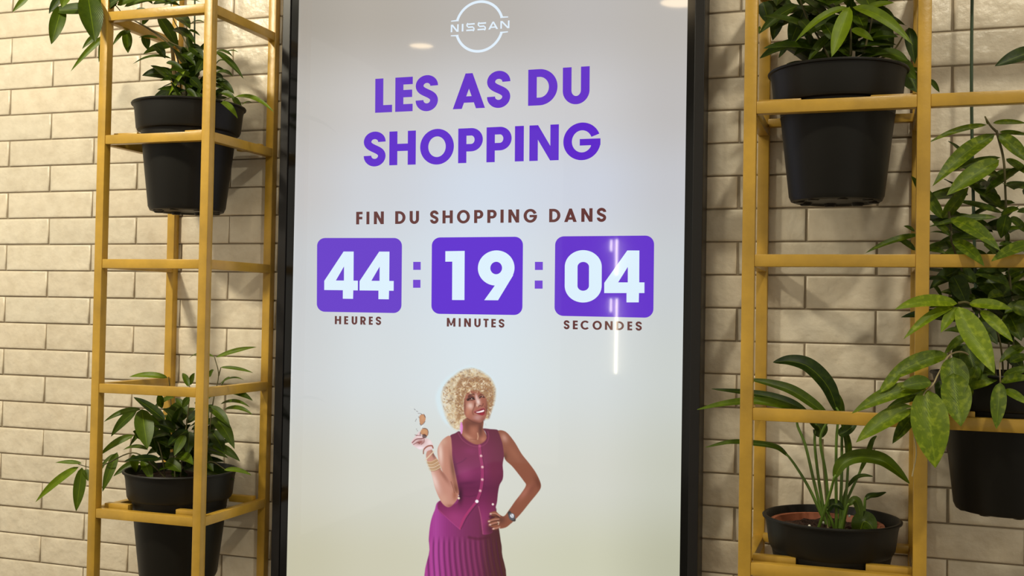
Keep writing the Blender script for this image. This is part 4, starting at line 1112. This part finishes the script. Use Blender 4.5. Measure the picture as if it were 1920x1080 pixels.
stems(sm, 1300, 0, 2.7, [[(795, 320, .2), (798, 180, .22), (790, 34, .25)], [(850, 320, .18), (880, 200, .19), (905, 80, .2), (900, -120, .2)], [(700, 320, .18), (640, 200, .19), (580, 100, .21), (538, -10, .22), (500, -130, .22)],
                         [(900, 320, .16), (1010, 260, .15), (1080, 150, .12)], [(760, 320, .16), (720, 120, .16), (700, -100, .16)], [(930, 320, .15), (1060, 330, .13), (1190, 405, .12)]], .0026, .0014)
sm.build('stem', M['stem'], p3)

# ---- large plant on the far right
rr = random.Random(24)
p4 = plant('potted_plant', 'tall plant with broad pale-spotted leaves in the pot at the far right edge', 34.95, 11.6)
make_pot(p4, 34.95, 11.6)
mb = MB()
leaves(mb, 1600, 0, 3, [
    (750, 702, 425, 802, 34, .62, .24, .27, .12), (785, 692, 975, 694, 30, .62, .24, .24, .08), (795, 757, 444, 1050, 84, .55, .24, .30, .14), (822, 742, 990, 762, 26, .45, .22, .24, .06), (820, 755, 990, 920, 70, .5, .25, .28, .1),
    (828, 886, 480, 990, 40, .35, .2, .24, .1), (820, 900, 524, 1100, 96, .58, .26, .30, .08), (860, 893, 1010, 1000, 40, .4, .22, .26, .08), (755, 702, 738, 650, 8, .6), (1040, 275, 796, 372, 78, .06, .14, .16, .04), (1060, 300, 960, 250, 50, .1, .14, .14),
], .24, .03, rr, .5)
leaves(mb, 1600, 360, 3, [
    (505, 150, 325, -92, 62, .38, .25, .28, .02), (505, 148, 650, -30, 66, .45, .24, .26, .02), (838, 118, 570, 50, 34, .28, .2, .22, .08), (830, 132, 935, 98, 44, .22), (548, 150, 828, 332, 80, .48, .28, .36, .14), (808, 142, 425, 196, 38, .32, .26, .26, .1),
    (548, 250, 440, 165, 34, .2), (545, 245, 430, 228, 12, .2), (562, 268, 738, 420, 66, .42, .28, .36, .1), (370, 240, 68, 344, 34, .3, .20, .22, .12), (350, 330, 235, 262, 32, .28, .19, .2), (345, 222, 282, 192, 20, .25, .19, .2),
    (862, 128, 830, 262, 66, .15), (878, 150, 985, 238, 50, .25), (862, 212, 940, 210, 26, .2), (820, 296, 915, 302, 26, .2), (845, 228, 872, 290, 52, .2), (1010, 285, 775, 390, 66, .42, .30, .36, .08), (640, 342, 510, 345, 50, .3), (735, 300, 805, 345, 62, .15), (430, 325, 520, 348, 34, .15),
    (640, 430, 430, 545, 80, .1), (560, 470, 640, 640, 90, .1), (700, 440, 885, 655, 130, .15, .2, .22), (590, 450, 692, 510, 74, .18), (692, 608, 488, 565, 50, .4), (845, 570, 755, 602, 52, .35), (440, 520, 500, 590, 30, .3), (620, 430, 560, 600, 80, .12), (900, 520, 1000, 600, 90, .15), (880, 470, 960, 440, 60, .2),
    (585, 628, 232, 662, 72, .74, .34, .40, .16), (570, 636, 282, 828, 52, .72, .34, .39, .14), (578, 645, 492, 792, 54, .70, .34, .38, .05), (590, 645, 796, 1022, 118, .78, .35, .42, .02), (650, 628, 894, 662, 60, .68, .34, .38, .1), (715, 665, 900, 846, 60, .70, .35, .39, .08),
    (660, 800, 508, 784, 34, .25), (650, 805, 508, 920, 44, .42, .30, .32), (870, 680, 945, 840, 96, .2, .22, .26), (960, 630, 850, 684, 56, .3), (700, 740, 812, 860, 70, .12), (960, 872, 820, 962, 52, .35), (760, 700, 700, 820, 70, .12), (900, 840, 800, 820, 60, .12), (900, 640, 1000, 700, 80, .25), (930, 720, 1010, 850, 80, .2),
    (530, 916, 160, 1082, 92, .52, .34, .39, .16), (560, 928, 585, 1185, 132, .55, .35, .39, .0), (640, 850, 700, 1080, 110, .25, .30, .33, .0), (840, 1044, 1010, 1000, 44, .45), (815, 1046, 660, 1075, 56, .42, .3, .32, .06), (700, 980, 640, 1100, 60, .45, .32, .34, .0), (880, 960, 1000, 930, 50, .2), (850, 900, 960, 1010, 70, .15), (620, 900, 560, 1010, 60, .15), (760, 880, 700, 990, 80, .18), (560, 930, 640, 860, 50, .2), (700, 1000, 800, 1040, 60, .2),
], .24, .04, rr, .25)
leaves(mb, 1600, 720, 3, [
    (425, 8, -12, 168, 84, .58, .37, .42, .14), (335, 128, 14, 330, 96, .62, .38, .43, .12), (345, 160, 220, 336, 64, .30, .36, .38, .04), (408, 28, 462, 474, 178, .66, .38, .43, .0), (420, 50, 190, 132, 50, .25, .35, .36, .08), (480, -20, 545, 150, 70, .08, .30, .33, .0),
    (560, -60, 605, 240, 140, .58, .37, .41, .0), (826, -10, 804, 254, 72, .52, .35, .38, .0), (848, 34, 985, 118, 46, .6, .35, .38, .12), (640, 24, 790, -8, 46, .55, .34, .36, .08), (640, 0, 650, 95, 50, .4, .34, .36, .0), (260, -60, 140, 55, 50, .6, .38, .4, .0), (830, -10, 1000, -25, 50, .4, .34, .36), (680, -60, 640, 30, 70, .2, .3, .3, .0), (440, -10, 260, 20, 80, .45, .38, .4, .1),
], .35, .02, rr, .5)
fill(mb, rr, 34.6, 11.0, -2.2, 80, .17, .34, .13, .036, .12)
mb.build('foliage', M['leaf_spotted'], p4, attrs=True)
sm = MB()
stems(sm, 1600, 0, 3, [[(805, 735, .24), (845, 900, .25), (855, 1080, .24), (870, 1400, .23), (900, 1900, .2), (880, 2320, .18)], [(805, 740, .24), (770, 705, .24), (740, 655, .24)],
                       [(838, 1190, .2), (860, 1300, .2), (880, 1700, .2), (860, 2320, .18)],
                       [(538, 1190, .25), (550, 1300, .25), (556, 1370, .25), (640, 1600, .22), (760, 1900, .19), (840, 2320, .17)],
                       [(590, 1705, .34), (650, 1706, .34), (760, 1790, .3), (830, 1950, .24), (850, 2320, .19)], [(1090, 270, .14), (1300, 180, .14), (1500, 400, .15), (1300, 1200, .16), (1000, 2320, .17)]], .0026, .0016)
sm.build('stem', M['stem'], p4)
sm = MB()
stems(sm, 1600, 720, 3, [[(840, 160, .2), (700, -60, .26), (640, -170, .31), (545, -165, .34), (480, -60, .36), (450, 0, .38), (400, 50, .385), (375, 120, .385), (300, 140, .385)],
                         [(840, 160, .2), (830, 60, .3), (826, -40, .35), (822, -120, .33)], [(345, 160, .385), (340, 260, .39), (354, 390, .395), (330, 520, .40)]], .0020, .0011)
sm.build('pale_shoot', M['pale_stem'], p4)
st_ = MB(); stems(st_, 1600, 0, 3, [[(672, -300, .16), (665, 300, .16), (668, 800, .16), (690, 1700, .16), (720, 2290, .17)]], .0033); st_.build('support_stake', M['stake'], p4)

# ---- black bowl in the right rack, with a leafy plant in a terracotta inner pot standing inside it
cb = W(30.62, 0, -2.2); vb = 15.66
o = MB(); o.lathe((cb.x, cb.y), pot_profile(vb, True), 64)
bowl = o.build('planter_bowl', M['pot'])
tagit(bowl, 'round black plastic bowl holding the terracotta pot in the right ochre rack', 'planter')
p5 = empty('potted_lily', W(30.50, vb+1.1, -2.25)); tagit(p5, 'long-leaved green plant in a terracotta pot set inside the black bowl', 'potted plant')
ct = W(30.50, 0, -2.25); zz = lambda v: Z0-v*U
o = MB(); o.lathe((ct.x, ct.y), [(.0001, zz(vb+1.12)), (1.0*U, zz(vb+1.12)), (1.44*U, zz(vb+.24)), (1.52*U, zz(vb+.20)), (1.50*U, zz(vb+.16)), (1.40*U, zz(vb+.17)), (1.34*U, zz(vb+.4)), (1.2*U, zz(vb+.55))], 56)
o.build('grow_pot', M['terracotta'], p5)
s = MB(); rr = random.Random(9); vs = [(ct.x, ct.y, zz(vb+.30))]; fs = []; n = 44; rings = 12
for i in range(1, rings+1):
    for k in range(n):
        a = 2*math.pi*k/n; r = 1.34*U*i/rings; vs.append((ct.x+r*math.cos(a), ct.y+r*math.sin(a), zz(vb+.36)+rr.uniform(-.005, .007)))
fs += [(0, 1+k, 1+(k+1) % n) for k in range(n)]
for i in range(rings-1):
    for k in range(n): fs.append((1+i*n+k, 1+(i+1)*n+k, 1+(i+1)*n+(k+1) % n, 1+i*n+(k+1) % n))
s.add(vs, fs); s.build('bark_mulch', M['soil'], p5)
M['perlite'] = simple('white_perlite', (226, 222, 210), .8)
for k, (x, y) in enumerate(((627, 823), (752, 790), (560, 838))):
    q = at(1300+x/2.571, 660+y/2.571, .19); mm = MB(); mm.lathe((q.x, q.y), [(.0001, q.z-.003), (.0022, q.z-.002), (.003, q.z), (.002, q.z+.002), (.0001, q.z+.003)], 8); mm.build('perlite_grain', M['perlite'], p5)
def lily_leaf(ctrl, wd, tone, stalk, d=.2, dt=None, blunt=.62):
    """ctrl: pixel points from blade base to tip; stalk: pixel points from soil to blade base"""
    ox, oy, s_ = 1300, 660, 2.571
    dt = d if dt is None else dt
    n = len(ctrl)
    pts = smooth3([at(ox+p[0]/s_, oy+p[1]/s_, d+(dt-d)*i/(n-1)) for i, p in enumerate(ctrl)], 8)
    w_ = 1.25*wd/s_*pxscale(d)
    mb = MB(); vs = []; fs = []; uv = []
    cols = [-1, -.7, -.35, 0, .35, .7, 1]; m = len(pts)
    for i, P in enumerate(pts):
        t = i/(m-1)
        T = (pts[min(i+1, m-1)]-pts[max(i-1, 0)]).normalized()
        N = ((cam.matrix_world.translation-P).normalized()+Vector((0, 0, .7))).normalized()
        Wd = T.cross(N).normalized(); nn = Wd.cross(T).normalized()
        h = w_/2*min(1, (t**blunt)*((1-t)**.8)*1.75)+.0006
        for c in cols:
            vs.append(P+Wd*h*c+nn*(abs(c)**1.3*h*.35)); uv.append((.5+c/2, t))
    k = len(cols)
    for i in range(m-1):
        for j in range(k-1): fs.append((i*k+j, (i+1)*k+j, (i+1)*k+j+1, i*k+j+1))
    mb.add(vs, fs, uv, (tone, tone, tone, 1))
    lf = mb.build('leaf_blade', M['leaf'], p5, attrs=True)
    if stalk:
        sb = MB(); sp = [at(ox+p[0]/s_, oy+p[1]/s_, .19+(d-.19)*i/(len(stalk)-1)) for i, p in enumerate(stalk)]
        sb.tube(sp+[pts[2]], .0034, 8, .0022); sb.build('leaf_stalk', M['green_stem'], lf)
lily_leaf([(700, 300), (650, 170), (560, 75), (470, 45), (384, 50)], 92, .06, [(690, 850), (688, 600), (690, 420), (700, 300)], .23, .25)
lily_leaf([(722, 320), (700, 240), (650, 175), (580, 130)], 44, .30, [(705, 850), (715, 600), (716, 420), (722, 320)], .17, .17)
lily_leaf([(655, 320), (580, 255), (480, 190), (380, 155), (262, 130)], 62, .30, [(655, 840), (640, 600), (612, 420), (655, 320)], .24, .26)
lily_leaf([(590, 345), (500, 265), (400, 225), (280, 200), (88, 178)], 52, .10, [(640, 830), (605, 620), (585, 440), (590, 345)], .20, .22)
lily_leaf([(560, 300), (440, 262), (300, 238), (150, 250), (18, 278)], 46, .50, [(625, 800), (585, 640), (540, 450), (500, 345), (520, 300)], .22, .25)
lily_leaf([(460, 505), (400, 460), (300, 442), (180, 435), (58, 460)], 34, .28, [(620, 790), (560, 660), (500, 560), (460, 505)], .22, .25)
lily_leaf([(678, 610), (720, 540), (800, 508), (900, 520), (970, 565), (1042, 634)], 84, .45, [(600, 860), (640, 740), (665, 660), (678, 610)], .25, .27)
lily_leaf([(800, 585), (838, 500), (862, 430), (884, 404)], 26, .32, [(705, 850), (735, 730), (800, 585)], .15, .14)
lily_leaf([(740, 655), (780, 610), (820, 596), (866, 600)], 22, .25, [(710, 840), (722, 720), (740, 655)], .17, .17)
lily_leaf([(828, 712), (850, 695), (890, 690), (930, 676)], 30, .12, [(800, 850), (822, 780), (828, 712)], .2, .2)
lily_leaf([(745, 740), (780, 715), (800, 760), (806, 832)], 46, .30, [(720, 860), (730, 800), (745, 740)], .24, .25)
lily_leaf([(800, 880), (820, 820), (850, 830), (874, 870)], 86, .18, [(740, 860), (770, 870), (800, 880)], .25, .26, .4)
lily_leaf([(640, 765), (670, 735), (700, 740), (725, 762)], 44, .06, [(680, 850), (660, 800), (640, 765)], .2, .2, .4)
lily_leaf([(745, 560), (748, 470), (735, 400), (712, 340)], 34, .30, [(710, 850), (735, 700), (745, 560)], .18, .2)
lily_leaf([(600, 410), (612, 370), (580, 340), (545, 320)], 60, .2, None, .2, .2, .4)
lily_leaf([(700, 400), (740, 380), (770, 355), (790, 335)], 50, .12, None, .2, .2, .4)
sb = MB(); stems(sb, 1300, 660, 2.571, [[(650, 860, .19), (645, 760, .19), (625, 500, .19), (622, 420, .19)]], .0028); sb.build('pale_stalk', M['pale_stem'], p5)
